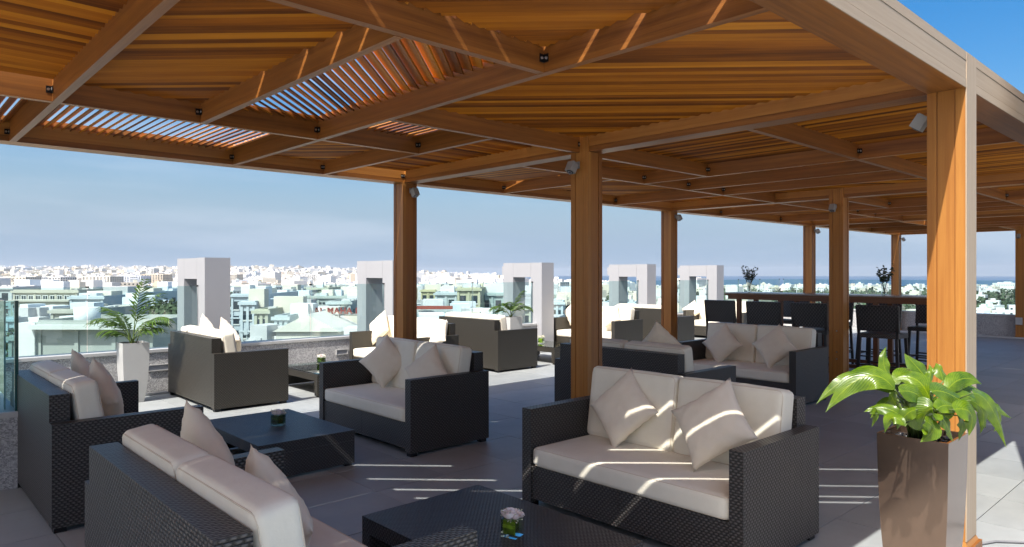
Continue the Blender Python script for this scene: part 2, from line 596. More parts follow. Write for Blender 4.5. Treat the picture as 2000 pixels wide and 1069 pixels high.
# ------------------------------------------------------------------ terrace floor
U0, V0, SU, SV = 4.6907, 1.1885, 5.4924, 2.8901
TERR_U1, WALL_V = 21.45, 10.50
floor = MB()
floor.box(-8.0, TERR_U1 + .3, -8.0, 6.5, -0.35, -0.012, None)
floor.box(0.80, TERR_U1 + .3, 6.5, WALL_V + .3, -0.35, -0.012, None)
floor_o = floor.obj('floor', M['grout'], None, kind='structure')
TS, TG = 0.648, 0.0028
tile_me = MB()
tile_me.box(-TS / 2 + TG, TS / 2 - TG, -TS / 2 + TG, TS / 2 - TG, -0.011, 0.0, None)
tile_mesh = tile_me.mesh('floor_tile', M['tile'])
tiles, rest = [], MB()
i0 = int((-8 - 2.83) / TS) - 1
for i in range(i0, 31):
    for j in range(-14, 15):
        cx, cy = 2.83 + TS * (i + .5), 1.31 + TS * (j + .5)
        if cx < -7.6 or cx > TERR_U1 - .1 or cy < -7.6 or cy > WALL_V - .2:
            continue
        if cy > 6.35 and cx < 1.1:
            continue
        pp = to_px((cx, cy, 0))
        vis = pp is not None and -80 < pp[0] < 2080 and pp[1] < 1140
        tiles.append(((0 if vis else 1), pp[2] if pp else 99, cx, cy))
tiles.sort()
for n_, (a, d, cx, cy) in enumerate(tiles):
    dz = rnd.uniform(-0.0012, 0.0004)
    if n_ < 295 and a == 0:
        link('tile', tile_mesh, floor_o, (cx, cy, dz))
    else:
        rest.box(cx - TS / 2 + TG, cx + TS / 2 - TG, cy - TS / 2 + TG, cy + TS / 2 - TG, -0.011, dz, None)
rest.obj('tile_field', M['tile'], floor_o, kind='stuff')

# ------------------------------------------------------------------ low boundary walls with glass
WH = 0.545
def parapet(label, x0, x1, y0, y1, cat='wall', grp='low terrace walls'):
    t_ = thing('parapet_wall', label, cat, ((x0 + x1) / 2, (y0 + y1) / 2, 0), 0, grp)
    ox, oy = (x0 + x1) / 2, (y0 + y1) / 2
    b_ = MB()
    b_.box(x0 - ox, x1 - ox, y0 - oy, y1 - oy, -1.2, WH, None)
    b_.obj('wall_body', M['pebble'], t_)
    c_ = MB()
    c_.box(x0 - ox - .02, x1 - ox + .02, y0 - oy - .02, y1 - oy + .02, WH, WH + .04, None)
    c_.obj('capstone', M['capstone'], t_)
    return t_
pw = parapet('long low pebble-dash wall with pale cap along the far terrace edge', 0.62, TERR_U1 + .27, WALL_V, WALL_V + .27)
parapet('short low pebble-dash wall at the left edge of the photo under the glass pane', -3.2, 0.86, 6.50, 6.60)
parapet('low wall hidden behind the left sofa joining the far terrace wall', 0.74, 0.86, 6.63, WALL_V - .03)
parapet('low grey wall at the far right end of the terrace, seen past the yellow post', TERR_U1, TERR_U1 + .27, -6, WALL_V - .03)
# pale kerb and drain channel at the wall foot
k_ = MB()
k_.box(0.9, TERR_U1 - .32, WALL_V - .30, WALL_V - .22, 0.004, 0.03, None)
kerb = k_.obj('kerb', M['capstone'], None, kind='structure')
k_ = MB()
k_.box(TERR_U1 - .32, TERR_U1 - .12, -5, WALL_V - .25, 0.004, 0.05, None)
k_.obj('kerb', M['capstone'], None, kind='structure')
k_ = MB()
for i in range(210):
    k_.box(0.9 + i * .1, 0.98 + i * .1, WALL_V - .2, WALL_V - .02, 0.002, 0.012, None)
k_.obj('drain_channel', M['grate'], None, kind='stuff')
def glass_run(label, p0, p1, n, z0, z1, posts=True, grp='glass balustrades', gm=None):
    p0, p1 = Vector((*p0, 0)), Vector((*p1, 0))
    t_ = thing('glass_balustrade', label, 'glass railing', tuple(p0), 0, grp)
    d = (p1 - p0) / n
    dn = d.normalized()
    sd = Vector((-dn.y, dn.x, 0))
    for i in range(n):
        a = d * i + dn * .008
        b_ = d * (i + 1) - dn * .008
        g = MB()
        q = [a - sd * .006, b_ - sd * .006, b_ + sd * .006, a + sd * .006]
        lo = [Vector((p.x, p.y, z0)) for p in q]
        hi = [Vector((p.x, p.y, z1)) for p in q]
        g.face([lo[0], lo[1], hi[1], hi[0]], mi=0)
        e = MB()
        for fa in ([hi[0], hi[1], hi[2], hi[3]], [lo[0], hi[0], hi[3], lo[3]], [lo[1], lo[2], hi[2], hi[1]], [lo[3], hi[3], hi[2], lo[2]][:0] or None):
            if fa:
                e.face(fa)
        po = g.obj('glass_pane', gm or M['rail_glass'], t_)
        e.obj('glass_edge', M['glass_edge_pale'], po)
    if posts:
        for i in range(0, n + 1):
            a = d * i
            c_ = MB()
            c_.box(a.x - .02, a.x + .02, a.y - .012, a.y + .012, z1 - .012, z1 + .01, None)
            c_.obj('clip', M['black_metal'], t_)
    return t_
PORT_U = [3.58, 6.754, 10.44, 14.12, 17.325]
PT = 0.365
segs = [(0.75, PORT_U[0] - .0)] + [(PORT_U[i] + PT, PORT_U[i + 1]) for i in range(4)] + [(PORT_U[4] + PT, TERR_U1 + .1)]
names = ['glass railing left of the nearest white portal, behind the tall palm', 'glass railing between the first and second white portals, city sign behind it',
         'glass railing between the second and third white portals behind the sunlit sofas', 'glass railing between the third and fourth white portals',
         'glass railing between the two farthest white portals', 'glass railing right of the last white portal in front of the sea']
for (a, b_), nm in zip(segs, names):
    glass_run(nm, (a + .01, WALL_V + .12), (b_ - .01, WALL_V + .12), max(1, round((b_ - a) / 1.35)), WH + .03, 1.46)
glass_run('tall glass pane at the left edge of the photo with dark end edge', (-3.2, 6.53), (0.85, 6.53), 2, WH + .03, 1.43, False, gm=M['rail_glass_deep'])
e_ = MB(); e_.box(.845, .868, 6.515, 6.545, WH + .03, 1.432, None)
eo_ = e_.obj('edge_trim', M['glass_edge'], bpy.data.objects['glass_balustrade.006'])
eo_.matrix_parent_inverse = Matrix.Translation(-bpy.data.objects['glass_balustrade.006'].location)
glass_run('glass pane seen end-on behind the left sofa', (0.80, 6.66), (0.80, WALL_V), 3, WH + .03, 1.43, False)
glass_run('glass railing at the far right end of the terrace, sea behind', (TERR_U1 + .12, -5), (TERR_U1 + .12, WALL_V), 10, WH + .03, 1.46)

# ------------------------------------------------------------------ white portal frames
def portal(u_, label):
    t_ = thing('white_portal', label, 'portal frame', (u_, 10.35, 0), 0, 'white portal frames along the terrace edge')
    W_ = 1.20
    g = .004
    def pc(y0, y1, z0, z1, nm):
        b_ = MB()
        b_.box(0, PT, y0, y1, z0, z1, None)
        return b_.obj(nm, M['white_panel'], t_)
    pc(0, .325, -1.0, 1.87, 'jamb')
    pc(.885, W_, -1.0, 1.87, 'jamb')
    pc(.325 + g, .885 - g, 1.56, 1.868, 'lintel')
    j = MB()
    j.box(.01, PT - .01, .325 + .0005, .885 - .0005, 1.565, 1.86, None)
    j.obj('joint', M['panel_joint'], t_)
    b_ = MB()
    b_.box(.05, PT - .05, W_ + .002, W_ + .10, 1.60, 1.80, None)
    b_.obj('end_block', M['white_panel'], t_)
    b_ = MB()
    b_.box(.0, PT, .325 + .001, .885 - .001, -1.0, WH - .1, None)
    b_.obj('sill', M['white_panel'], t_)
    return t_
for u_, nm in zip(PORT_U, ['nearest and widest white portal, behind the sunlit sofa at left', 'white portal partly behind the slim cream post, beside the red sign',
                           'white portal behind the small palm in the cube planter', 'white portal between the centre post and the orange post',
                           'farthest white portal, just left of the bar table']):
    portal(u_, nm)

# recessed wall lights
for (a, b_, nm) in ((2.86, 3.16, 'long slot light set in the low wall right of the tall planter'), (5.74, 5.96, 'small slot light in the low wall left of the sunlit sofa')):
    t_ = thing('wall_light', nm, 'light fixture', ((a + b_) / 2, WALL_V, .33), 0, 'slot lights in the low wall')
    hw = (b_ - a) / 2
    m_ = MB()
    for q in ((-hw, hw, -.045, -.035), (-hw, hw, .035, .045)):
        m_.box(q[0], q[1], -.02, 0, q[2], q[3], None)
    m_.box(-hw, -hw + .01, -.02, 0, -.035, .035, None)
    m_.box(hw - .01, hw, -.02, 0, -.035, .035, None)
    m_.obj('frame', M['capstone'], t_)
    m_ = MB()
    m_.box(-hw + .012, hw - .012, -.006, 0.001, -.034, .034, None)
    m_.obj('diffuser', M['lens'], t_)

# ------------------------------------------------------------------ the pergola
ZB = 2.72            # underside of every beam
PW = 0.20            # post width
per = thing('pergola', 'large timber pergola with slatted roof on square posts covering the terrace', 'pergola', (0, 0, 0))
def frame_post(u_, v_):
    g, c_ = .006, .050
    m_ = MB()
    m_.box(u_ + g, u_ + PW - g, v_ + g, v_ + PW - g, 0, ZB + .19, 2)
    for a in (u_, u_ + PW - c_):
        for b_ in (v_, v_ + PW - c_):
            m_.box(a, a + c_, b_, b_ + c_, 0, ZB + .195, 2)
    # middle boards, a hair back from the corner boards
    e = .004
    m_.box(u_ + e, u_ + PW - e, v_ + c_ + .006, v_ + PW - c_ - .006, 0, ZB + .185, 2)
    m_.box(u_ + c_ + .006, u_ + PW - c_ - .006, v_ + e, v_ + PW - e, 0, ZB + .186, 2)
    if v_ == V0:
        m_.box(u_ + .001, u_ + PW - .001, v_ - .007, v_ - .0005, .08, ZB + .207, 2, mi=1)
    po = m_.obj('post', [M['wood'], M['pale_wood']], per)
    p_ = MB()
    p_.box(u_ - .03, u_ + PW + .03, v_ - .03, v_ + PW + .03, 0.002, .045, 0)
    p_.box(u_ - .015, u_ + PW + .015, v_ - .015, v_ + PW + .015, .045, .075, 0, top_scale=.9)
    p_.obj('post_foot', M['wood'], po)
    return po
def main_beam(axis, fixed, a, b_, w_=PW, h=.205):
    """laminated beam: bottom board, web, top board"""
    m_ = MB()
    rows = ((0, .045, 0), (.049, h - .049, .004), (h - .045, h, 0))
    for z0, z1, s in rows:
        if axis == 'u':
            m_.box(a, b_, fixed + s, fixed + w_ - s, ZB + z0, ZB + z1, 0)
        else:
            m_.box(fixed + s, fixed + w_ - s, a, b_, ZB + z0, ZB + z1, 1)
    s = .008
    if axis == 'u':
        m_.box(a, b_, fixed + s, fixed + w_ - s, ZB + .01, ZB + h - .01, 0)
    else:
        m_.box(fixed + s, fixed + w_ - s, a, b_, ZB + .01, ZB + h - .01, 1)
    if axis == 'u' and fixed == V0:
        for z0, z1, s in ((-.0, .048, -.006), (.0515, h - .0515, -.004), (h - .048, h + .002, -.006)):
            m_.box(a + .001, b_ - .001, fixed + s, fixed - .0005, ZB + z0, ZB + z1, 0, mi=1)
    return m_.obj('beam', [M['wood'], M['pale_wood']], per)
KS = [-1, 0, 1, 2, 3]
UL = U0 - SU - 1.75
for k in KS:
    for j in (0, 1, 2):
        frame_post(U0 + SU * k, V0 + SV * j - (0 if j < 2 else 0))
VF = V0 + 2 * SV                                   # near face of the far fascia
for k in KS[:-1]:
    a, b_ = U0 + SU * k + PW + .001, U0 + SU * (k + 1) - .001
    main_beam('u', V0, a, b_)
    main_beam('u', VF, a, b_)
main_beam('u', V0, UL, U0 - SU - .001)
main_beam('u', VF, UL, U0 - SU - .001)
main_beam('v', UL + .015, V0 + PW + .001, VF - .001, .17)
for k in KS:
    main_beam('v', U0 + SU * k + .015, V0 + PW + .001, V0 + SV - .001, .17)
    main_beam('v', U0 + SU * k + .015, V0 + SV + PW + .001, VF - .001, .17)
RW, RH = .048, .132
RAFT = []
def rafter(axis, c_, a, b_):
    RAFT.append((axis, c_, a, b_))
    m_ = MB()
    e = .0015 if axis == 'u' else 0
    if axis == 'u':
        m_.box(a, b_, c_ - RW / 2, c_ + RW / 2, ZB + e, ZB + .19 - e, 0)
    else:
        m_.box(c_ - RW / 2, c_ + RW / 2, a, b_, ZB, ZB + .19, 1)
    m_.obj('rafter', M['wood'], per)
vi, vo_ = V0 + PW, VF                               # inner faces of the two long fascias
def bay(o, kind):
    """o = u of the right-hand main beam"""
    if kind == 0:
        L = o - SU + .185
        for (c_, a, b_) in ((o - 3.80, vi, vo_), (o - 2.90, 2.69, 5.19), (o - 1.985, vi, vo_), (o - 1.005, 4.225, vo_)):
            rafter('v', c_, a, b_)
        for (c_, segs_) in ((5.215, [(L, o - 3.824), (o - 3.776, o - 2.009), (o - 1.961, o - 1.029)]),
                            (2.665, [(o - 3.776, o - 2.009)]), (4.20, [(o - 1.961, o + .015)])):
            for a, b_ in segs_:
                rafter('u', c_, a, b_)
        return [((L, o - 3.82), (vi, 5.19), 0, -1), ((L, o - 3.82), (5.24, vo_), 90, -1),
                ((o - 3.78, o - 2.90), (2.69, 5.19), 135, 1), ((o - 2.90, o - 2.01), (2.69, 5.19), 45, 1),
                ((o - 3.78, o - 2.01), (5.24, vo_), 90, -1), ((o - 3.78, o - 2.01), (vi, 2.64), 135, 1),
                ((o - 1.96, o + .015), (vi, 4.175), 135, 1), ((o - 1.96, o - 1.03), (4.225, 5.19), 90, -1),
                ((o - 1.96, o - 1.03), (5.24, vo_), 135, 1), ((o - .98, o + .015), (4.225, vo_), 0, -1)]
    L = o - SU + .185
    for (c_, a, b_) in ((L + 1.46, 5.14, vo_), (L + 2.03, vi, 5.09), (L + 2.98, 2.665, 5.09), (L + 3.83, 2.665, vo_)):
        rafter('v', c_, a, b_)
    for (c_, segs_) in ((5.115, [(L, L + 3.806), (L + 3.854, o + .015)]), (4.25, [(L, L + 2.006)]), (2.64, [(L, L + 2.006), (L + 2.054, o + .015)])):
        for a, b_ in segs_:
            rafter('u', c_, a, b_)
    return [((L, L + 2.0), (vi, 2.615), 90, 1), ((L, L + 2.0), (2.665, 4.225), 90, 1), ((L, L + 2.0), (4.275, 5.09), 135, 1),
            ((L, L + 1.43), (5.14, vo_), 100, 1), ((L + 1.49, L + 3.8), (5.14, vo_), 135, 1), ((L + 3.86, o + .015), (5.14, vo_), 0, -1),
            ((L + 2.06, L + 2.95), (2.665, 5.09), 135, 1), ((L + 3.01, L + 3.8), (2.665, 5.09), 90, 1),
            ((L + 3.86, o + .015), (2.665, 5.09), 135, 1), ((L + 2.06, o + .015), (vi, 2.615), 90, 1)]
cells = []
cells += [((UL + .185, U0 - SU + .015), (V0 + PW, 4.175), 135, 1), ((UL + .185, U0 - SU + .015), (4.225, VF), 90, -1)]
rafter('u', 4.20, UL + .185, U0 - SU + .015)
for k, kind in ((0, 0), (1, 1), (2, 1), (3, 0)):
    cells += bay(U0 + SU * k, kind)
SP = 0.066
GAPS = (3.72, 4.12, 4.60, 4.86, 5.24, 5.82)     # slats sitting a little wide, letting a blade of sun through
slats = []
for (ur, vr, ang, lean) in cells:
    th = R(ang)
    d = Vector((math.cos(th), math.sin(th)))
    n_ = Vector((-d.y, d.x))
    corners = [Vector((x, y)) for x in ur for y in vr]
    smin = min(c_.dot(n_) for c_ in corners)
    smax = max(c_.dot(n_) for c_ in corners)
    s = smin + SP * .5
    diag = ang % 90 != 0
    while s < smax - .01:
        jit = rnd.uniform(-.0015, .0015)
        if ang == 135 and ur[0] < 4.5 and any(abs(-s * math.sqrt(2) - c_) < SP * .71 for c_ in GAPS):
            jit += .0285
        elif rnd.random() < .012 and diag:
            jit += rnd.choice((-.016, .016))
        p0 = n_ * (s + jit)
        # clip the line to the cell
        tmin, tmax = -99, 99
        for ax, (lo, hi) in ((0, ur), (1, vr)):
            if abs(d[ax]) < 1e-6:
                continue
            t0, t1 = (lo - p0[ax]) / d[ax], (hi - p0[ax]) / d[ax]
            if t0 > t1:
                t0, t1 = t1, t0
            tmin, tmax = max(tmin, t0), min(tmax, t1)
        inside = all(abs(d[ax]) > 1e-6 or lo < p0[ax] < hi for ax, (lo, hi) in ((0, ur), (1, vr)))
        if tmax - tmin > .06 and inside:
            ex = .046 if diag else .008
            a, b_ = p0 + d * (tmin - ex), p0 + d * (tmax + ex)
            slats.append((Vector((a.x, a.y, ZB + RH + .030)), Vector((b_.x, b_.y, ZB + RH + .030)), n_, lean, ang))
        s += SP
def slat_box(m_, s_, tens):
    a, b_, n_, lean, ang = s_
    x = (b_ - a).normalized()
    hz = Vector((n_.x, n_.y, 0)) * lean
    A, B = (.068, .046) if ang % 90 == 0 else ((.092, .046) if ang > 90 else (.085, .046))
    if ang == 90 and lean > 0:
        A = .092
    A *= rnd.uniform(.97, 1.03)
    y = (hz * A + Vector((0, 0, B)))
    wd = y.length
    y.normalize()
    z = x.cross(y)
    mt = Matrix((x, y, z)).transposed().to_4x4()
    mt.translation = a + Vector((0, 0, rnd.uniform(-.002, .002)))
    m_.box(0, (b_ - a).length, -wd / 2, wd / 2, -.0055, .0055, 0, mt, 0, tens)
def slat_key(s_):
    c_ = (s_[0] + s_[1]) / 2
    q = to_px(c_)
    if q is None or not (-150 < q[0] < 2150) or not (-150 < q[1] < 1000):
        return 1e9
    return q[2]
slats.sort(key=slat_key)
# (rest as one joined part, laid out in strips)
ro = MB()
for i, s_ in enumerate(slats):
    if i < 296:
        m_ = MB()
        slat_box(m_, s_, i + 1)
        m_.obj('roof_slat', M['slat'], per)
    else:
        slat_box(ro, s_, i + 1)
ro.obj('roof_slats', M['slat'], per, kind='stuff')
# black angle brackets where rafters meet
br = MB()
br.box(-.034, 0, -.003, 0, -.022, .022, None)
br.box(-.003, 0, -.034, -.003, -.022, .022, None)
br.tube([(-.022, -.003, 0), (-.022, -.009, 0)], .008, 8, mi=1)
br.tube([(-.003, -.022, 0), (-.009, -.022, 0)], .008, 8, mi=1)
br_me = br.mesh('angle_bracket', [M['black_metal'], M['steel']])
o0, o1 = U0, U0 + SU
BR = [(o0 - 1.985, 2.665), (o0 - 3.80, 5.215), (o0 - 2.90, 5.215), (o0 - 1.985, 5.215), (o0 - 1.005, 5.215), (o0 + .015 + RW / 2, 4.20),
      (o0 - 3.80, VF + RW / 2), (o0 - 1.985, VF + RW / 2), (o0 - 1.005, VF + RW / 2), (o0 + .03, VF + RW / 2)]
for o_ in (o0, o1, o1 + SU):
    L = o_ + .185
    if o_ < 12:
        BR += [(L + 1.46, VF + RW / 2), (L + 2.03, 5.115), (L + 2.03, 4.25), (L + 2.98, 5.115), (L + 3.83, 5.115), (L + 2.03, 2.64), (L + 3.83, VF + RW / 2)]
for (a, b_) in BR:
    link('bracket', br_me, per, (a - RW / 2 - .0005, b_ - RW / 2 - .0005, ZB + .075))
# bolts low on the middle post by the stools
bt = MB()
bt.tube([(0, 0, 0), (-.008, 0, 0)], .010, 10)
bt_me = bt.mesh('bolt', M['steel'])
for z in (.32, .22, .62):
    link('bolt', bt_me, per, (U0 + SU - .001, V0 + SV + PW * .45, z + .2))

# ------------------------------------------------------------------ spot lamps on the posts
def spot(loc, rz, tilt, label, sc=1.0):
    t_ = thing('spot_lamp', label, 'lamp', loc, rz, 'grey spot lamps on the pergola posts')
    t_.scale = (sc * .86, sc * .86, sc * .86)
    m_ = MB()
    m_.box(-.012, .0, -.035, .035, -.035, .035, None)
    m_.tube([(-.012, 0, 0), (-.05, 0, -.01)], .010, 8)
    m_.box(-.062, -.048, -.03, .03, -.022, .006, None)
    m_.obj('arm', M['lamp_grey'], t_)
    h = MB()
    mt = Matrix.Translation((-.085, 0, -.03)) @ Matrix.Rotation(tilt, 4, 'Y')
    h.box(-.042, .042, -.042, .042, -.055, .050, None, mt)
    h.box(-.036, .036, -.036, .036, .050, .058, None, mt)
    ho = h.obj('housing', M['lamp_grey'], t_)
    l_ = MB()
    cen = mt @ Vector((0, 0, -.0555))
    ax = (mt.to_3x3() @ Vector((0, 0, -1)))
    l_.tube([cen, cen + ax * .004], .034, 20, mi=0)
    l_.tube([cen + ax * .004, cen + ax * .006], .024, 20, mi=1)
    l_.tube([cen + ax * .006, cen + ax * .008], .012, 12, mi=0)
    l_.obj('lens', [M['black_metal'], M['lens']], ho)
spot((U0, V0 + SV + PW * .62, 2.61), 0, R(28), 'grey spot lamp high on the left face of the big centre post', 1.0)
spot((U0 + PW * .55, V0 + PW + .0, 2.60), R(-90), R(35), 'grey cube spot lamp beside the top of the near yellow post', .95)
spot((U0 + PW * .6, VF, 2.63), R(90), R(28), 'grey spot lamp on the slim post at the left of the far row')
spot((U0 + SU + PW * .7, VF, 2.63), R(90), R(28), 'grey spot lamp on the orange post in the middle of the far row')
spot((U0 + SU, V0 + SV + PW * .6, 2.60), 0, R(28), 'grey spot lamp on the dark post in front of the stools')
spot((U0 + 2 * SU + PW * .7, VF, 2.62), R(90), R(28), 'grey spot lamp on the post behind the first bar vase')
spot((U0 + 3 * SU + PW * .7, VF, 2.62), R(90), R(28), 'grey spot lamp on the farthest post behind the second bar vase')
spot((U0 + 3 * SU, V0 + SV + PW * .6, 2.60), 0, R(28), 'grey spot lamp on the brown post at the right edge of the photo')
t_ = thing('socket_box', 'small grey socket box on the brown post at the right edge', 'socket', (U0 + 3 * SU - .001, V0 + SV + .12, .45))
m_ = MB(); m_.box(-.05, 0, -.07, .07, -.09, .09, None); m_.obj('box_body', M['socket'], t_)
m_ = MB(); m_.box(-.062, -.05, -.055, .055, -.07, .02, None); m_.obj('lid', M['capstone'], t_)

# ------------------------------------------------------------------ sofas
def piping(parent, sx, sy, sz, r, axis):
    """welt cord round the two faces across the given axis"""
    m_ = MB()
    h = [sx / 2, sy / 2, sz / 2]
    oth = [a for a in (0, 1, 2) if a != axis]
    for s in (-1, 1):
        pts = []
        ha, hb = h[oth[0]] - r * .3, h[oth[1]] - r * .3
        rc = r * 1.1
        for (ca, cb, a0) in ((ha - rc, hb - rc, 0), (-(ha - rc), hb - rc, 90), (-(ha - rc), -(hb - rc), 180), (ha - rc, -(hb - rc), 270)):
            for k in range(4):
                an = R(a0 + k * 30)
                p = [0, 0, 0]
                p[oth[0]] = ca + rc * math.cos(an)
                p[oth[1]] = cb + rc * math.sin(an)
                p[axis] = s * (h[axis] - r * .28)
                pts.append(p)
        pts.append(pts[0])
        m_.tube(pts, .0032, 5, caps=False)
    return m_.obj('piping', M['piping'], parent)
def make_sofa(wicker, W_=1.70, D_=.92, seed=0, label='', group='', seats=2):
    t_ = thing('sofa', label, 'sofa', (0, 0, 0), 0, group)
    x0, x1, at = -D_ / 2, D_ / 2, .085
    for s in (-1, 1):
        m_ = MB()
        y = sorted((s * W_ / 2, s * (W_ / 2 - at)))
        m_.box(x0, x1, y[0], y[1], .035, .69, None)
        m_.obj('arm', wicker, t_)
    m_ = MB()
    m_.box(x0 + .0, x0 + .115, -W_ / 2 + at + .001, W_ / 2 - at - .001, .05, .865, None)
    m_.obj('backrest', wicker, t_)
    m_ = MB()
    yy = W_ / 2 - at - .001
    m_.box(x0 + .117, x1 - .045, -yy, yy, .16, .29, None)
    for a, b_ in ((-yy, -.002), (.002, yy)):
        m_.box(x1 - .043, x1 - .012, a, b_, .065, .292, None)
    m_.obj('seat_base', wicker, t_)
    for sx in (x0 + .05, x1 - .05):
        for sy in (-W_ / 2 + .05, W_ / 2 - .05):
            m_ = MB()
            m_.box(sx - .035, sx + .035, sy - .03, sy + .03, 0.0, .034, None)
            m_.obj('foot', M['black_metal'], t_)
    sc_o = rounded_box('seat_cushion', D_ - .125, 2 * yy - .01, .135, .034, M['cushion'], .006, seed, .002, 14, t_, (.058 + .002, 0, .292 + .0675))
    piping(sc_o, D_ - .125, 2 * yy - .01, .135, .034, 2)
    cw = (2 * yy) / seats
    for i in range(seats):
        bc_o = rounded_box('back_cushion', .155, cw - .008, .52, .034, M['cushion'], .008, seed + i + 3, .0022, 14, t_,
                    (x0 + .235, -yy + cw * (i + .5), .425 + .245), (0, R(-9) + R(rnd.uniform(-1, 1)), R(rnd.uniform(-.8, .8))))
        piping(bc_o, .155, cw - .008, .52, .034, 0)
    return t_
def place(t_, u0_, u1_, v0_, v1_, face):
    t_.location = ((u0_ + u1_) / 2, (v0_ + v1_) / 2, 0)
    t_.rotation_euler = (0, 0, 0 if face > 0 else math.pi)
G1 = 'dark wicker two-seat sofas in the shade'
G2 = 'greyed wicker two-seat sofas in the sun'
s_dark = make_sofa(M['wicker'], label='dark wicker sofa at front right beside the bronze planter, two pillows with sun stripes', group=G1)
place(s_dark, 3.42, 4.34, 1.885, 3.585, -1)
sd_ = [40]
def more(src, label, *a):
    sd_[0] += 11
    dark = src is s_dark
    c_ = make_sofa(M['wicker'] if dark else M['wicker_pale'], seed=sd_[0], label=label, group=G1 if dark else G2)
    place(c_, *a)
    return c_
more(s_dark, 'dark wicker sofa left of the big centre post, facing the coffee table', 3.56, 4.48, 5.17, 6.87, -1)
more(s_dark, 'dark wicker sofa at the left edge seen from behind, beside the glass pane', .86, 1.78, 5.17, 6.87, 1)
more(s_dark, 'dark wicker sofa in the bottom left corner, back to the camera, largest in the photo', .74, 1.66, 1.98, 3.68, 1)
more(s_dark, 'dark wicker sofa seen from behind, right behind the centre post', 5.66, 6.58, 3.70, 5.42, 1)
more(s_dark, 'dark wicker sofa facing the camera in front of the bar stools', 8.27, 9.19, 3.84, 5.60, -1)
s_pale = make_sofa(M['wicker_pale'], seed=20, label='greyed wicker sofa in full sun at left, back to the nearest white portal', group=G2)
place(s_pale, 3.02, 3.94, 8.42, 10.12, 1)
more(s_pale, 'greyed wicker sofa in the sun behind the slim cream post', 5.80, 6.72, 8.46, 10.16, -1)
more(s_pale, 'greyed wicker sofa in the sun seen from behind, left of the cube planter', 7.66, 8.58, 8.62, 10.30, 1)
more(s_pale, 'greyed wicker sofa in the sun, partly behind the big centre post', 10.92, 11.84, 8.98, 10.30, -1)
more(s_pale, 'greyed wicker sofa seen from behind, between centre post and orange post', 12.75, 13.67, 8.85, 10.30, 1)
more(s_pale, 'farthest wicker sofa with cream pillow, left of the bar stools', 15.6, 16.5, 8.60, 10.28, -1)

# ------------------------------------------------------------------ throw pillows
def pillow_mesh(size=.47, thick=.085, seed=0):
    m_ = MB()
    n_ = 22
    def P(side):
        def f(u_, v_):
            x, y = u_ * 2 - 1, v_ * 2 - 1
            # edges pulled in between the pointed corners
            px_ = x * (1 - .10 * (1 - y * y) * abs(x) ** 3)
            py_ = y * (1 - .10 * (1 - x * x) * abs(y) ** 3)
            e = max(0, (1 - x ** 4)) * max(0, (1 - y ** 4))
            h_ = thick * (e ** .62) * (1 - .18 * (x * x + y * y))
            q = Vector((px_ * size / 2, py_ * size / 2, side * h_))
            amp = .016 * (1 - e) + .006
            q += Vector((0, 0, 1)) * side * amp * noise.noise(Vector((px_ * 5 + seed * 3.3, py_ * 5, side * 2.0))) * (0 if e < 1e-4 else 1)
            # gathers along the sides
            q.z += side * .004 * math.sin(y * 34 + seed) * max(0, abs(x) - .72) * 3 * (e > 1e-4)
            q.z += side * .004 * math.sin(x * 34 + seed) * max(0, abs(y) - .72) * 3 * (e > 1e-4)
            return q
        return f
    m_.grid(P(1), n_, n_)
    m_.grid(lambda a, b_: P(-1)(1 - a, b_), n_, n_)
    me = m_.mesh('pillow', M['pillow'])
    bm = bmesh.new(); bm.from_mesh(me)
    bmesh.ops.remove_doubles(bm, verts=bm.verts[:], dist=.0006)
    for f in bm.faces: f.smooth = True
    bm.to_mesh(me); bm.free()
    return me
PM = [pillow_mesh(.47, .085, i) for i in range(3)]
pn = [0]
def pillow(px, py, u_, label, face, lean=20, spin=45, turn=0, sc=1.0, grp='throw pillows on the sofas'):
    """centre seen at photo (px, py) on the plane of constant u"""
    t0 = (px - 1000) / FPX
    v_ = u_ * (math.sin(YAW) - t0 * math.cos(YAW)) / (math.cos(YAW) + t0 * math.sin(YAW))
    d = u_ * math.cos(YAW) + v_ * math.sin(YAW)
    z = CH + (534.5 - py) * d / FPX
    me = PM[pn[0] % 3]
    pn[0] += 1
    o = link('pillow', me, None, (u_, v_, z), label=label, category='pillow', group=grp)
    # local z is the pillow's face normal; face=+1 looks to +u
    m3 = Matrix.Rotation(R(turn), 3, 'Z') @ Matrix.Rotation(face * R(90 - lean), 3, 'Y') @ Matrix.Rotation(R(spin), 3, 'Z')
    o.rotation_euler = m3.to_euler()
    o.scale = (sc, sc, sc)
    return o
pillow(1216, 798, 3.96, 'left of the two pillows on the front right sofa, tipped on its corner', -1, 24, 48, 0, .92)
pillow(1391, 828, 3.84, 'right of the two pillows on the front right sofa with a bright sun stripe', -1, 28, 38, 0, .95)
pillow(752, 707, 4.08, 'pillow standing on edge at the left of the sofa left of the centre post', -1, 14, 45, 38, .90)
pillow(833, 727, 4.02, 'pillow on the right half of the sofa left of the centre post', -1, 25, 42, 12, .90)
pillow(1410, 672, 8.68, 'left pillow on the sofa in front of the bar stools', -1, 22, 46, 0, .95)
pillow(1512, 677, 8.62, 'right pillow on the sofa in front of the bar stools', -1, 22, 42, 0, .95)
pillow(207, 775, 1.36, 'near pillow on the left-edge sofa, seen from the side', 1, 16, 45, 0, 1.0)
pillow(170, 745, 1.36, 'far pillow on the left-edge sofa, only its point showing', 1, 20, 40, 0, .9)
pillow(405, 895, 1.30, 'far pillow on the bottom left sofa', 1, 18, 45, 0, 1.0)
pillow(540, 1000, 1.30, 'near pillow on the bottom left sofa, larger and closer to the camera', 1, 20, 45, 0, 1.0)
pillow(740, 640, 6.28, 'cream pillow left of the slim cream post in the sun', -1, 20, 40, 0, .95)
pillow(853, 655, 6.28, 'cream pillow at the right end of the sunlit sofa behind the slim post', -1, 30, 30, 0, .85)
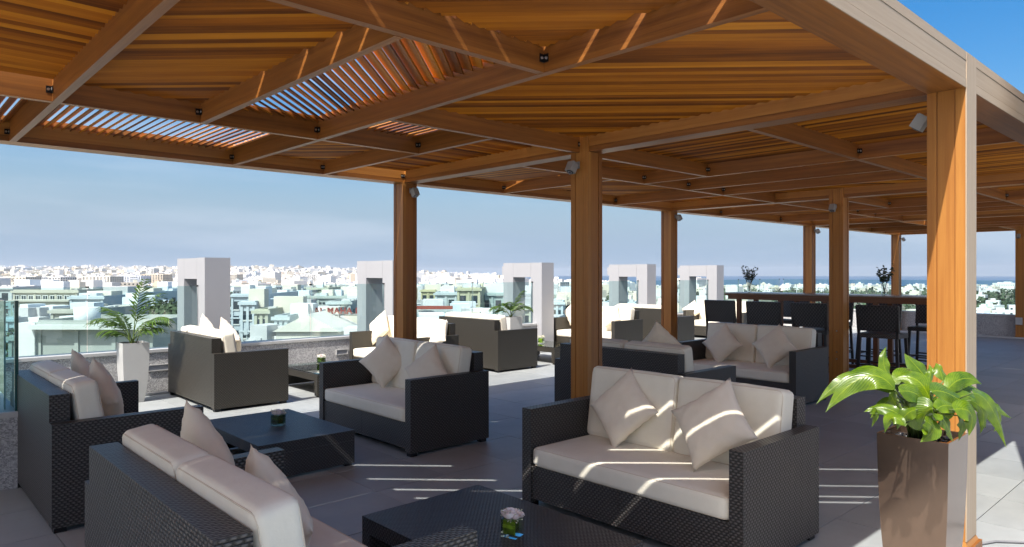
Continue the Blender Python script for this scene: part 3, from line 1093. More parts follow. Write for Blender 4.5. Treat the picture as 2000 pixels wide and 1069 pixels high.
pillow(408, 655, 3.44, 'pillow tip showing above the back of the sunlit sofa at left', 1, 16, 45, 0, .95)
pillow(450, 662, 3.48, 'pillow at the right end of the sunlit sofa at left, seen edge-on', 1, 22, 45, 0, .95)
pillow(1120, 610, 11.4, 'cream pillow left of the centre post in the far sunlit group', -1, 20, 45, 0, .95)
pillow(1193, 618, 11.4, 'cream pillow right of the centre post in the far sunlit group', -1, 30, 30, 0, .9)
pillow(1350, 607, 16.05, 'cream pillow on the farthest sofa left of the stools', -1, 25, 40, 0, .95)
pillow(1292, 672, 6.10, 'pillow tip above the sofa behind the centre post', 1, 20, 45, 0, .8)

# ------------------------------------------------------------------ coffee tables
def make_table(mat, label, glass=False, W_=1.28, D_=.84, H_=.30, grp='low wicker coffee tables'):
    t_ = thing('coffee_table', label, 'coffee table', (0, 0, 0), 0, grp)
    m_ = MB(); m_.box(-D_ / 2, D_ / 2, -W_ / 2, W_ / 2, H_ - .085, H_, None); m_.obj('table_top', mat, t_)
    for s in (-1, 1):
        y = sorted((s * W_ / 2, s * (W_ / 2 - .075)))
        m_ = MB(); m_.box(-D_ / 2, D_ / 2, y[0], y[1], .02, H_ - .086, None); m_.obj('side_panel', mat, t_)
        for x in (-D_ / 2 + .05, D_ / 2 - .05):
            m_ = MB(); m_.box(x - .03, x + .03, (y[0] + y[1]) / 2 - .025, (y[0] + y[1]) / 2 + .025, 0, .02, None); m_.obj('foot', M['black_metal'], t_)
    if glass:
        m_ = MB(); m_.box(-D_ / 2 + .02, D_ / 2 - .02, -W_ / 2 + .02, W_ / 2 - .02, H_ + .001, H_ + .009, None); m_.obj('glass_top', M['table_glass'], t_)
    return t_
t1 = make_table(M['wicker_top'], 'dark low wicker coffee table at left with a vase of pink roses')
t1.location = (2.66, 5.95, 0)
t2 = copy_tree(t1)
t2['label'] = 'dark low wicker coffee table at the bottom edge in front of the right-hand sofa'
t2.location = (2.44, 2.76, 0)
t3 = make_table(M['wicker_pale'], 'greyed wicker coffee table with glass top in the sun between two sofas', True)
t3.location = (4.80, 9.15, 0)
t4 = copy_tree(t3)
t4['label'] = 'small greyed wicker table with glass top and white flowers, right of the sunlit sofa back'
t4.location = (9.50, 9.32, 0)

# ------------------------------------------------------------------ rose vases
def rose(r, mat_i, seed, m_):
    rr_ = random.Random(seed)
    for ring, (n_, rad, op) in enumerate(((3, .32, .10), (4, .55, .28), (5, .80, .50), (6, 1.0, .80))):
        for k in range(n_):
            a0 = 2 * math.pi * (k / n_) + ring * .7 + rr_.uniform(-.2, .2)
            wd = 2 * math.pi / n_ * 1.35
            def P(u_, v_, a0=a0, wd=wd, rad=rad, op=op, ring=ring):
                an = a0 + (u_ - .5) * wd
                e = 1 - (abs(u_ - .5) * 2) ** 3
                zz = -.55 + v_ * (1.25 - .12 * ring) * (0.75 + .25 * e)
                rd = rad * (.45 + .55 * math.sin(min(1, v_ * 1.1) * 1.7)) + op * .35 * v_ ** 3
                return Vector((math.cos(an) * rd, math.sin(an) * rd, zz)) * r
            m_.grid(P, 5, 4, mi=mat_i)
def make_vase(loc, label, petal, leafm, sc=1.0, full=True):
    t_ = thing('rose_vase', label, 'flower vase', loc, R(18), 'rose posies in glass vases on the coffee tables')
    t_.scale = (sc, sc, sc)
    # heavy-based square glass
    o_ = MB()
    def ring(z, h_): return [(-h_, -h_, z), (h_, -h_, z), (h_, h_, z), (-h_, h_, z)]
    h_ = .042
    a, b_ = ring(0, h_), ring(.088, h_)
    ins, top = ring(.014, h_ - .005), ring(.088, h_ - .005)
    for k in range(4):
        q = (k + 1) % 4
        o_.face([a[k], a[q], b_[q], b_[k]])
        o_.face([ins[q], ins[k], top[k], top[q]])
        o_.face([b_[k], b_[q], top[q], top[k]])
    o_.face(a[::-1]); o_.face(ins)
    o_.obj('glass', M['clear_glass'], t_)
    f_ = MB()
    hh = h_ - .0062
    f_.box(-hh + .002, hh - .002, -hh + .002, hh - .002, .0145, .045, None, mi=0)
    f_.box(-hh, hh, -hh, hh, .0455, .062, None, mi=1)
    f_.box(-hh + .001, hh - .001, -hh + .001, hh - .001, .0625, .083, None, mi=0)
    f_.obj('wrapped_leaf', [leafm, M['vase_leaf_lime']], t_)
    rr_ = random.Random(hash(label) % 999)
    pts = [(0, 0, .118)] + [(math.cos(k * 1.047) * .032, math.sin(k * 1.047) * .032, .106) for k in range(6)]
    for i, p in enumerate(pts):
        m_ = MB()
        rose(.0245, 0, i + 5, m_)
        bl = m_.obj('rose', petal, t_)
        bl.location = p
        bl.rotation_euler = (-p[1] * 11, p[0] * 11, i)
    s_ = MB()
    for k in range(40):
        an = rr_.uniform(0, 6.28); el = rr_.uniform(-.1, .7)
        d = Vector((math.cos(an) * math.cos(el), math.sin(an) * math.cos(el), math.sin(el)))
        p = Vector((0, 0, .09)) + d * rr_.uniform(.035, .062)
        q = p + d * .01 + Vector((rr_.uniform(-.006, .006), rr_.uniform(-.006, .006), rr_.uniform(-.004, .008)))
        s_.tube([p - d * .02, p, q], [.0010, .0018, .0034], 5)
    s_.obj('filler_sprig', M['filler'], t_, kind='stuff')
    return t_
make_vase((2.43, 2.62, .301), 'glass vase of pale pink roses on the table at the bottom edge', M['rose_pink'], M['vase_leaf'], 1.02)
make_vase((2.68, 5.93, .301), 'glass vase of pink roses on the dark coffee table at left', M['rose_pink'], M['vase_leaf'], 1.05)
make_vase((4.94, 9.47, .310), 'vase of pink roses on the sunlit glass-topped table', M['rose_pink'], M['vase_leaf_lime'], 1.05)
make_vase((9.45, 9.38, .310), 'vase of white roses on the small glass-topped table', M['rose_white'], M['vase_leaf_lime'], 1.15)

# ------------------------------------------------------------------ planters
def square_pot(m_, h_, top, bot, belly, wall=.012, z0=0.0):
    n_ = 12
    def half(z):
        k = z / h_
        return bot + (top - bot) * k + belly * math.sin(math.pi * k ** .8)
    def ringp(i): return half(h_ * i / n_), h_ * i / n_
    for i in range(n_):
        (a, za), (b_, zb) = ringp(i), ringp(i + 1)
        for (sx, sy), (tx, ty) in (((-1, -1), (1, -1)), ((1, -1), (1, 1)), ((1, 1), (-1, 1)), ((-1, 1), (-1, -1))):
            m_.face([(sx * a, sy * a, za), (tx * a, ty * a, za), (tx * b_, ty * b_, zb), (sx * b_, sy * b_, zb)], smooth=True)
    t0, t1 = top, top - wall
    for (sx, sy), (tx, ty) in (((-1, -1), (1, -1)), ((1, -1), (1, 1)), ((1, 1), (-1, 1)), ((-1, 1), (-1, -1))):
        m_.face([(sx * t0, sy * t0, h_), (tx * t0, ty * t0, h_), (tx * t1, ty * t1, h_), (sx * t1, sy * t1, h_)])
        m_.face([(sx * t1, sy * t1, h_ - .06), (sx * t1, sy * t1, h_), (tx * t1, ty * t1, h_), (tx * t1, ty * t1, h_ - .06)])
    m_.face([(-bot, -bot, 0), (-bot, bot, 0), (bot, bot, 0), (bot, -bot, 0)])
def weld(o, d=.0004):
    bm = bmesh.new(); bm.from_mesh(o.data)
    bmesh.ops.remove_doubles(bm, verts=bm.verts[:], dist=d)
    bm.to_mesh(o.data); bm.free()
def edge_split(o, ang=30):
    me = o.data
    bm = bmesh.new(); bm.from_mesh(me)
    es = [e for e in bm.edges if len(e.link_faces) == 2 and e.calc_face_angle(0) > R(ang)]
    bmesh.ops.split_edges(bm, edges=es)
    bm.to_mesh(me); bm.free()

def frond(m_, base, direc, L, up0, droop, nl=18, wl=.028, ll=.30, rs=None):
    """a feather palm frond: arching rib and two ranks of pointed leaflets"""
    d = Vector((direc[0], direc[1], 0)).normalized()
    pts = []
    p = Vector(base)
    el = up0
    st = L / 14
    for i in range(15):
        pts.append(p.copy())
        el -= droop / 14 * (0.5 + 1.2 * i / 14)
        p = p + (d * math.cos(el) + Vector((0, 0, math.sin(el)))) * st
    m_.tube(pts, [.006 * (1 - i / 17) + .001 for i in range(15)], 5, mi=1)
    side = Vector((-d.y, d.x, 0))
    for k in range(nl):
        f = .38 + .62 * k / (nl - 1)
        x = f * 14
        i = min(13, int(x))
        q = pts[i].lerp(pts[i + 1], x - i)
        tan = (pts[i + 1] - pts[i]).normalized()
        upv = side.cross(tan)
        l_ = ll * (1 - .55 * abs(f - .62) / .4) * rs.uniform(.85, 1.1)
        for s in (-1, 1):
            dr = (side * s * rs.uniform(.55, .75) + tan * rs.uniform(.6, .85) + upv * rs.uniform(-.1, -.35) * -1).normalized()
            sag = Vector((0, 0, -rs.uniform(.15, .45) * l_))
            wdir = dr.cross(upv).normalized() * wl * .5
            a0, a1 = q, q + dr * l_ * .5 + sag * .22
            a2 = q + dr * l_ + sag
            n3 = upv * .004
            for (A, B, wa, wb) in ((a0, a1, .35, 1.0), (a1, a2, 1.0, .04)):
                m_.face([A - wdir * wa, A + n3, B + n3, B - wdir * wb], [(0, -.3), (0, 0), (.2, 0), (.2, -.3)], True)
                m_.face([A + n3, A + wdir * wa, B + wdir * wb, B + n3], [(0, 0), (0, .3), (.2, .3), (.2, 0)], True)

def palm_planter(loc, h_, half, fronds, label, seed, rz=0):
    t_ = thing('potted_palm', label, 'potted palm', loc, rz, 'white planters with palms along the low wall')
    m_ = MB()
    square_pot(m_, h_, half, half * .66, half * .10)
    o = m_.obj('planter', M['white_pot'], t_)
    weld(o); edge_split(o)
    s_ = MB(); s_.face([(-half + .012, -half + .012, h_ - .03), (half - .012, -half + .012, h_ - .03), (half - .012, half - .012, h_ - .03), (-half + .012, half - .012, h_ - .03)])
    s_.obj('soil', M['soil'], o)
    rs = random.Random(seed)
    for (an, L, up0, droop, ll) in fronds:
        f_ = MB()
        b0 = (rs.uniform(-.04, .04), rs.uniform(-.04, .04), h_ - .03)
        frond(f_, b0, (math.cos(an), math.sin(an)), L * (.98 if up0 > 1.38 else .78), up0 + .08, droop * 1.05, 15, .026, ll * .95, rs)
        f_.obj('frond', [M['palm'], M['stem']], t_)
    return t_
# screen-left is direction (-sin,cos) of yaw
SL = Vector((-math.sin(YAW), math.cos(YAW), 0))
SLa = math.atan2(SL.y, SL.x)
palm_planter((2.52, 9.86, 0), .76, .155,
             [(SLa + .15, .82, 1.25, 1.5, .24), (SLa - .3, .72, 1.1, 1.3, .24), (SLa + .5, .55, 1.0, 1.2, .22), (SLa + 2.9, .85, 1.2, 1.35, .26), (SLa + 3.4, .70, 1.05, 1.1, .24),
              (SLa + 3.1, .62, .85, .9, .22), (SLa + 1.5, .7, 1.3, .8, .24), (SLa + 2.6, .88, 1.45, .45, .26), (SLa + 4.4, .6, 1.2, 1.1, .22), (SLa + 3.0, .80, 1.42, .9, .26),
              (SLa + .1, .62, 1.4, 1.0, .22), (SLa - .1, .5, .9, 1.2, .2)],
             'tall tapered white planter with a feathery palm at left in front of the glass', 3)
palm_planter((9.0, 9.75, 0), .82, .155,
             [(SLa + .1, .62, 1.2, 1.6, .22), (SLa + 3.2, .62, 1.15, 1.5, .22), (SLa + 1.5, .6, 1.3, 1.1, .22), (SLa + 4.6, .5, 1.2, 1.3, .2), (SLa + .8, .55, 1.35, 1.2, .2),
              (SLa + 2.6, .6, 1.4, .7, .22), (SLa + 3.9, .55, 1.3, 1.2, .2), (SLa - .4, .5, 1.0, 1.4, .2)],
             'small palm in a square white planter in front of the third white portal', 5)

# bronze planter with the broad-leaved plant by the near post
BP = Vector((3.80, 1.145, 0))
pl = thing('leafy_planter', 'tall bronze planter with a broad-leaved green plant at front right', 'potted plant', BP)
m_ = MB(); square_pot(m_, .86, .155, .100, .016)
o = m_.obj('planter', M['bronze'], pl); weld(o); edge_split(o)
m_ = MB(); m_.face([(-.14, -.14, .82), (.14, -.14, .82), (.14, .14, .82), (-.14, .14, .82)]); m_.obj('soil', M['soil'], o)
for k in range(26):
    m_ = MB()
    r_ = rnd.uniform(.010, .020)
    m_.tube([(-r_, 0, 0), (-r_ * .6, 0, 0), (0, 0, 0), (r_ * .6, 0, 0), (r_, 0, 0)], [r_ * .2, r_ * .8, r_, r_ * .8, r_ * .2], 8)
    s_ = m_.obj('pebble', M['pebble_stone'], o)
    s_.location = (rnd.uniform(-.12, .12), rnd.uniform(-.12, .12), .828)
    s_.scale = (1, 1, .6)
    s_.rotation_euler = (0, 0, rnd.uniform(0, 3))
def broad_leaf(p0, p1, p2, wd, seed, fold=.25, stalk=True, roll=0.0):
    """p0 leaf base, p1 a point on the arch, p2 tip (world)"""
    rs = random.Random(seed)
    m_ = MB()
    c1 = p1 * 2 - (p0 + p2) * .5
    def C(t_): return p0 * (1 - t_) ** 2 + c1 * 2 * t_ * (1 - t_) + p2 * t_ * t_
    view = Vector((math.cos(YAW), math.sin(YAW), 0))
    nU, nV = 18, 8
    def P(a, b_):
        q = C(a)
        tan = (C(min(1, a + .02)) - C(max(0, a - .02))).normalized()
        # blade turned partly up, partly to the viewer
        nrm = (Vector((0, 0, 1)) * .55 - view * .75)
        nrm = (nrm - tan * nrm.dot(tan)).normalized()
        nrm = Matrix.Rotation(roll, 3, tan) @ nrm
        sd = tan.cross(nrm).normalized()
        prof = (math.sin(math.pi * min(1, a * 1.02) ** .72) ** .85) if 0 < a < .985 else 0
        y = (b_ * 2 - 1)
        hw = wd * .5 * prof
        wave = .007 * math.sin(a * 8 + seed) * abs(y) ** 2 + .003 * math.sin(a * 15 + seed * 2) * abs(y) ** 2
        return q + sd * (y * hw) + nrm * (-(abs(y) ** 1.5) * hw * fold + wave * min(1, prof * 1.5))
    m_.grid(P, nU, nV, lambda a, b_: (a, (b_ * 2 - 1)))
    if stalk:
        root = BP + Vector((rs.uniform(-.06, .06), rs.uniform(-.06, .06), .83))
        mid = root.lerp(p0, .55) + Vector((0, 0, .06))
        m_.tube([root, root.lerp(mid, .5) + Vector((0, 0, .02)), mid, p0], [.0055, .005, .0042, .003], 6, mi=1)
    m_.v = [tuple(Vector(q) - BP) for q in m_.v]
    lo = m_.obj('leaf', [M['leaf'], M['stem']], pl)
    return lo
LV = [((1748, 762), (1688, 736), (1612, 806), 50, 3.15, .02), ((1752, 770), (1672, 738), (1594, 790), 36, 3.22, 0), ((1747, 748), (1727, 715), (1731, 677), 25, 3.2, .12),
      ((1812, 742), (1790, 716), (1766, 690), 38, 3.35, .1), ((1818, 786), (1790, 742), (1748, 742), 48, 3.10, 0), ((1744, 752), (1782, 728), (1818, 775), 34, 3.2, -.3),
      ((1818, 765), (1855, 770), (1898, 803), 44, 3.05, 0), ((1848, 765), (1880, 740), (1918, 751), 34, 3.15, .2), ((1850, 772), (1885, 757), (1912, 762), 22, 3.2, 0),
      ((1900, 768), (1935, 795), (1966, 876), 34, 3.0, 0), ((1928, 785), (1955, 802), (1977, 818), 14, 3.1, .1), ((1765, 818), (1728, 798), (1687, 805), 26, 3.05, 0),
      ((1768, 832), (1742, 816), (1728, 846), 26, 3.0, 0), ((1822, 798), (1808, 808), (1797, 836), 56, 2.98, -.3), ((1806, 822), (1822, 840), (1797, 864), 40, 2.96, 0),
      ((1838, 812), (1850, 832), (1862, 864), 26, 3.0, 0), ((1862, 800), (1896, 808), (1892, 852), 44, 2.98, 0), ((1895, 782), (1920, 806), (1914, 848), 22, 3.1, .3),
      ((1738, 768), (1748, 788), (1757, 806), 30, 3.1, .3), ((1842, 745), (1836, 724), (1828, 709), 24, 3.4, .1), ((1812, 745), (1818, 728), (1815, 711), 15, 3.3, .1),
      ((1800, 770), (1792, 792), (1770, 782), 40, 3.25, 0), ((1832, 778), (1822, 800), (1836, 822), 40, 3.25, .2), ((1858, 790), (1838, 808), (1812, 812), 30, 3.3, 0),
      ((1900, 775), (1950, 800), (1940, 845), 20, 3.2, 0), ((1700, 808), (1712, 806), (1702, 835), 14, 3.05, .4), ((1880, 770), (1912, 790), (1925, 838), 26, 3.25, .2),
      ((1770, 745), (1800, 735), (1815, 760), 30, 3.35, .2), ((1790, 800), (1768, 812), (1752, 840), 26, 3.0, 0), ((1830, 800), (1852, 792), (1884, 806), 30, 3.0, 0),
      ((1858, 780), (1905, 782), (1948, 846), 22, 3.15, .1), ((1778, 790), (1790, 820), (1830, 842), 34, 3.12, .2), ((1742, 780), (1722, 792), (1700, 818), 20, 3.18, .1),
      ((1870, 812), (1880, 830), (1872, 862), 20, 3.05, 0), ((1756, 765), (1790, 770), (1812, 800), 36, 3.0, .1)]
for i, (a, b_, c_, wd, d, ro_) in enumerate(LV):
    p = [wp(q[0], d + (j - 1) * .03, py=q[1]) for j, q in enumerate((a, b_, c_))]
    broad_leaf(p[0], p[1], p[2], wd * d / FPX * 1.08, i + 1, roll=ro_)
for k in range(12):
    an = k * .52
    m_ = MB()
    r0 = Vector((math.cos(an) * .05, math.sin(an) * .05, .83))
    r1 = Vector((math.cos(an) * .12, math.sin(an) * .12, 1.02 + .03 * (k % 3)))
    m_.tube([r0, r0.lerp(r1, .5) + Vector((0, 0, .02)), r1], [.006, .005, .003], 6)
    m_.obj('stalk', M['stem'], pl)
# cable on the floor by the post foot
m_ = MB()
m_.tube([wp(1905, 4.2, .010), (5.05, 1.12, .010), (5.20, .95, .010), (5.1, .7, .010), (4.8, .45, .010)], .007, 8)
m_.obj('cable', M['cable'], None, label='thin grey cable lying on the floor at the foot of the near post', category='cable')

# ------------------------------------------------------------------ bar table and stools
bt_ = thing('bar_table', 'long high dark timber bar table with two leafy vases, behind the stools', 'bar table', (11.95, 5.0, 0))
TA, TB, TH = -1.75, 1.76, 1.295
m_ = MB(); m_.box(-.38, .38, TA, TB, TH - .022, TH, None); m_.obj('table_top', M['table_stone'], bt_)
m_ = MB()
m_.box(-.37, .37, TA + .01, TB - .01, TH - .055, TH - .023, 1)
m_.obj('top_frame', M['darkwood'], bt_)
m_ = MB()
for s in (-1, 1):
    m_.box(s * .335 - .02, s * .335 + .02, TA + .06, TB - .06, TH - .12, TH - .056, 1)
m_.obj('apron', M['darkwood'], bt_)
for y in (-1.62, -.84, -.06, .72, 1.50):
    for s in (-1, 1):
        m_ = MB(); m_.box(s * .31 - .035, s * .31 + .035, y - .035, y + .035, 0, TH - .121, 2); m_.obj('leg', M['darkwood'], bt_)
        for z in (.16,):
            pass
for s in (-1, 1):
    m_ = MB(); m_.box(s * .365 - .018, s * .365 + .018, TA + .1, TB - .1, .13, .19, 1); m_.obj('foot_rail', M['darkwood'], bt_)
def make_stool(label):
    t_ = thing('bar_stool', label, 'bar stool', (0, 0, 0), 0, 'dark wicker bar stools at the high table')
    w_ = .25
    m_ = MB()
    mt = Matrix.Translation((-.215, 0, .985)) @ Matrix.Rotation(R(-8), 4, 'Y')
    m_.box(-.018, .018, -w_ - .01, w_ + .01, -.185, .195, None, mt)
    m_.obj('backrest', M['wicker_strand'], t_)
    m_ = MB(); m_.box(-.21, .22, -w_, w_, .70, .765, None); m_.obj('seat', M['wicker'], t_)
    for sx, sy in ((-1, -1), (-1, 1), (1, -1), (1, 1)):
        m_ = MB()
        m_.bar((sx * .235 if sx > 0 else -.225, sy * (w_ + .005), 0), (sx * .195, sy * (w_ - .025), .70), .036, .036, up=(0, 1, 0))
        if sx < 0:
            m_.bar((-.195, sy * (w_ - .012), .70), (-.235, sy * (w_ + .002), 1.165), .030, .030, up=(0, 1, 0))
        m_.obj('leg', M['stool_frame'], t_)
    for z, nm in ((.30, 'foot_bar'), (.22, 'foot_bar')):
        m_ = MB()
        m_.bar((.21, -w_ + .02, z), (.21, w_ - .02, z), .022, .022)
        m_.bar((-.215, -w_ + .02, z), (-.215, w_ - .02, z), .022, .022)
        m_.obj(nm, M['stool_frame'], t_)
    m_ = MB()
    for s in (-1, 1):
        m_.bar((-.21, s * (w_ - .01), .26), (.21, s * (w_ - .01), .26), .022, .022)
    m_.obj('side_bar', M['stool_frame'], t_)
    return t_
stool_labels = ['leftmost bar stool in front of the high table', 'second bar stool from the left in front of the high table',
                'third bar stool, partly behind the dark post', 'bar stool right of the dark post, above the leafy plant']
st = make_stool(stool_labels[0])
spots = [(11.08, 6.42, 0), (11.05, 5.62, .05), (11.08, 4.86, -.04), (11.0, 3.84, .03)]
for i, (x, y, a) in enumerate(spots):
    q = st if i == 0 else copy_tree(st)
    q['label'] = stool_labels[i]
    q.location = (x, y, 0); q.rotation_euler = (0, 0, a)
    q.scale = (1.04, 1.10, 1.0)
for i, (y, lb) in enumerate(((6.15, 'bar stool on the far side of the high table, leftmost'), (5.35, 'bar stool on the far side of the high table, second from left'),
                             (4.55, 'bar stool on the far side of the high table, behind the dark post'), (3.75, 'bar stool on the far side of the high table, nearest the yellow post'))):
    q = copy_tree(st)
    q['label'] = lb
    q.location = (12.85, y, 0); q.rotation_euler = (0, 0, math.pi)
def twig_vase(loc, label, seed):
    t_ = thing('leafy_vase', label, 'vase', loc, 0, 'glass vases of leafy twigs on the bar table')
    m_ = MB()
    zs = [(0, .036), (.02, .04), (.08, .034), (.15, .040), (.19, .052)]
    m_.tube([(0, 0, z) for z, r_ in zs], [r_ for z, r_ in zs], 16, caps=False)
    m_.tube([(0, 0, 0), (0, 0, .012)], .035, 16)
    m_.obj('glass', M['clear_glass'], t_)
    rs = random.Random(seed)
    b_ = MB(); l_ = MB()
    for k in range(15):
        an = rs.uniform(0, 6.28); sp = rs.uniform(.04, .17); hh = rs.uniform(.30, .50)
        p0 = Vector((rs.uniform(-.01, .01), rs.uniform(-.01, .01), .02))
        p1 = Vector((math.cos(an) * sp * .3, math.sin(an) * sp * .3, .2))
        p2 = Vector((math.cos(an) * sp, math.sin(an) * sp, hh))
        b_.tube([p0, p1, p2], [.002, .002, .001], 5)
        for j in range(20):
            f = rs.uniform(.1, 1)
            q = p1.lerp(p2, f)
            dr = Vector((rs.uniform(-1, 1), rs.uniform(-1, 1), rs.uniform(-.6, .8))).normalized()
            sd = dr.cross(Vector((rs.uniform(-1, 1), rs.uniform(-1, 1), 1))).normalized()
            L = rs.uniform(.03, .055)
            l_.face([q, q + dr * L * .5 + sd * L * .32, q + dr * L, q + dr * L * .5 - sd * L * .32])
    b_.obj('twigs', M['twig'], t_)
    l_.obj('leaves', M['twig_leaf'], t_, kind='stuff')
twig_vase((12.0, 6.50, TH), 'glass vase of leafy twigs at the left end of the bar table', 2)
twig_vase((12.0, 4.17, TH), 'glass vase of leafy twigs near the middle of the bar table, beside the far post', 9)
# ------------------------------------------------------------------ unseen pier added to cast a shadow edge on the right-hand floor
sb = thing('shade_pier', 'tall unseen pier added to cast a shadow edge on the floor past the near post', 'wall', (5.6, .80, 0))
m_ = MB(); m_.box(0, 1.5, 0, .18, 0, 4.3, None); m_.obj('wall_body', M['capstone'], sb)
m_ = MB(); m_.box(-.03, 1.53, -.03, .21, 4.302, 4.36, None); m_.obj('capstone', M['capstone'], sb)

# ================================================================== the view beyond the terrace
GZ = -30.0
def city_mat(name, rough=0.85):
    m, t, b = new_mat(name)
    at = t.nodes.new('ShaderNodeAttribute')
    at.attribute_name = 'paint'
    geo_ = t.nodes.new('ShaderNodeNewGeometry')
    f_ = noise_n(t, geo_.outputs['Position'], .35, 4, .6)
    mp_ = N(t, 'ShaderNodeMapRange')
    t.links.new(f_, mp_.inputs[0])
    mp_.inputs[3].default_value = .86
    mp_.inputs[4].default_value = 1.08
    vm = t.nodes.new('ShaderNodeVectorMath')
    vm.operation = 'SCALE'
    t.links.new(at.outputs['Color'], vm.inputs[0])
    t.links.new(mp_.outputs[0], vm.inputs['Scale'])
    t.links.new(vm.outputs[0], b.inputs['Base Color'])
    b.inputs['Roughness'].default_value = rough
    b.inputs['Specular IOR Level'].default_value = .2
    return m
M['paint'] = city_mat('city_paint')
M['window'] = plain('dark_window_glass', (0.03, 0.042, 0.055), 0.4, spec=0.25)
M['window_frame'] = plain('pale_window_frame', (0.6, 0.6, 0.58), 0.6)
M['tree_leaf'] = plain('dark_tree_leaf', (0.05, 0.075, 0.03), 0.8, nscale=1.5, namt=0.5)
M['trunk'] = plain('tree_trunk', (0.10, 0.07, 0.045), 0.9)
M['sign_red'] = plain('dark_red_sign', (0.22, 0.03, 0.022), 0.5)
WHITE, CREAM, SAND, GREY, PALE = (.74, .73, .71), (.70, .64, .54), (.60, .52, .41), (.50, .50, .50), (.66, .70, .73)
YEL = (.62, .58, .36)

class CB(MB):
    """mesh builder with a paint colour per face"""
    def __init__(self):
        super().__init__()
        self.c = []
    def cbox(self, x0, x1, y0, y1, z0, z1, c, mi=0):
        n0 = len(self.f)
        self.box(x0, x1, y0, y1, z0, z1, None, mi=mi)
        self.c += [c] * (len(self.f) - n0)
    def cface(self, pts, c, mi=0):
        self.face(pts, mi=mi)
        self.c.append(c)
    def cobj(self, name, mats, parent=None, **p):
        o = self.obj(name, mats, parent, **p)
        at = o.data.attributes.new('paint', 'FLOAT_COLOR', 'FACE')
        flat = []
        for c in self.c:
            flat += [c[0], c[1], c[2], 1]
        at.data.foreach_set('color', flat)
        return o

def smooth(x):
    x = max(0, min(1, x))
    return x * x * (3 - 2 * x)
def coast(px):
    """distance of the shore in photo column px"""
    px = max(-600, min(3000, px))
    if px < 1000:
        return 2300 + (1000 - px) ** 1.4 * 4
    return 2300 - 650 * smooth((px - 1000) / 500)
def terrain(px, d):
    left = smooth((1150 - px) / 650)
    return GZ + left * 62 * smooth((d - 900) / 4200) + 1.5 * noise.noise(Vector((px * .01, d * .004, 0)))

# land
bm_v, bm_f = [], []
DS = [0, 25, 50, 80, 120, 170, 230, 300, 400, 520, 680, 850, 1050, 1250, 1450, 1600, 1750, 1900, 2100, 2300, 2600, 3000, 3500, 4200, 5200, 6500, 8000]
NA = 120
for i in range(NA):
    az = -math.pi + 2 * math.pi * i / NA            # azimuth from the view axis, positive to the right
    px = 1000 + FPX * math.tan(max(-1.2, min(1.2, az)))
    for d in DS:
        c_ = coast(px)
        rr_ = d
        z = terrain(px, d)
        dd = d * math.cos(max(-1.2, min(1.2, az)))
        if dd > c_ and abs(az) < 1.45:
            z = GZ - 12
        a = YAW - az
        bm_v.append((math.cos(a) * rr_, math.sin(a) * rr_, z))
nd = len(DS)
for i in range(NA):
    for j in range(nd - 1):
        i2 = (i + 1) % NA
        bm_f.append((i * nd + j, i * nd + j + 1, i2 * nd + j + 1, i2 * nd + j))
me = bpy.data.meshes.new('ground')
me.from_pydata(bm_v, [], [f[::-1] for f in bm_f])
m, t, b = new_mat('dry_ground')
geo = t.nodes.new('ShaderNodeNewGeometry')
f1 = noise_n(t, geo.outputs['Position'], .006, 6, .65)
f2 = noise_n(t, geo.outputs['Position'], .05, 5, .7)
mx = math_n(t, 'ADD', math_n(t, 'MULTIPLY', f1, .5), math_n(t, 'MULTIPLY', f2, .5))
t.links.new(ramp(t, mx, [(.38, (.07, .085, .045)), (.48, (.15, .14, .09)), (.56, (.27, .24, .19)), (.7, (.36, .34, .30))]), b.inputs['Base Color'])
b.inputs['Roughness'].default_value = .95
me.materials.append(m)
link('ground', me, None, kind='structure')
# sea
m, t, b = new_mat('sea_water')
b.inputs['Base Color'].default_value = (.018, .055, .12, 1)
b.inputs['Roughness'].default_value = .32
b.inputs['Specular IOR Level'].default_value = .35
geo = t.nodes.new('ShaderNodeNewGeometry')
f1 = noise_n(t, geo.outputs['Position'], .01, 6, .7)
t.links.new(ramp(t, f1, [(.3, (.015, .05, .12)), (.7, (.03, .085, .16))]), b.inputs['Base Color'])
bump(t, noise_n(t, geo.outputs['Position'], .2, 5, .7), .5, .6, b)
sv = MB()
n_ = 96
ring_ = [(math.cos(2 * math.pi * k / n_) * 10000, math.sin(2 * math.pi * k / n_) * 10000, GZ - 1.5) for k in range(n_)]
sv.face(ring_)
sv.obj('sea', m, None, kind='structure')

def windows_on(cb, x0, x1, z0, z1, y, wn, hn, ww, wh, side=-1, recess=.25, c=(.05, .07, .09), arch=False):
    """recessed window openings as dark boxes with a pale sill on a wall facing -y"""
    for i in range(wn):
        for j in range(hn):
            cx = x0 + (x1 - x0) * (i + .5) / wn
            cz = z0 + (z1 - z0) * (j + .5) / hn
            cb.cbox(cx - ww / 2, cx + ww / 2, y - .03 * 1, y + .1, cz - wh / 2, cz + wh / 2, c, 1)
            cb.cbox(cx - ww / 2 - .12, cx + ww / 2 + .12, y - .15, y + .05, cz - wh / 2 - .18, cz - wh / 2 - .02, (.66, .65, .62))

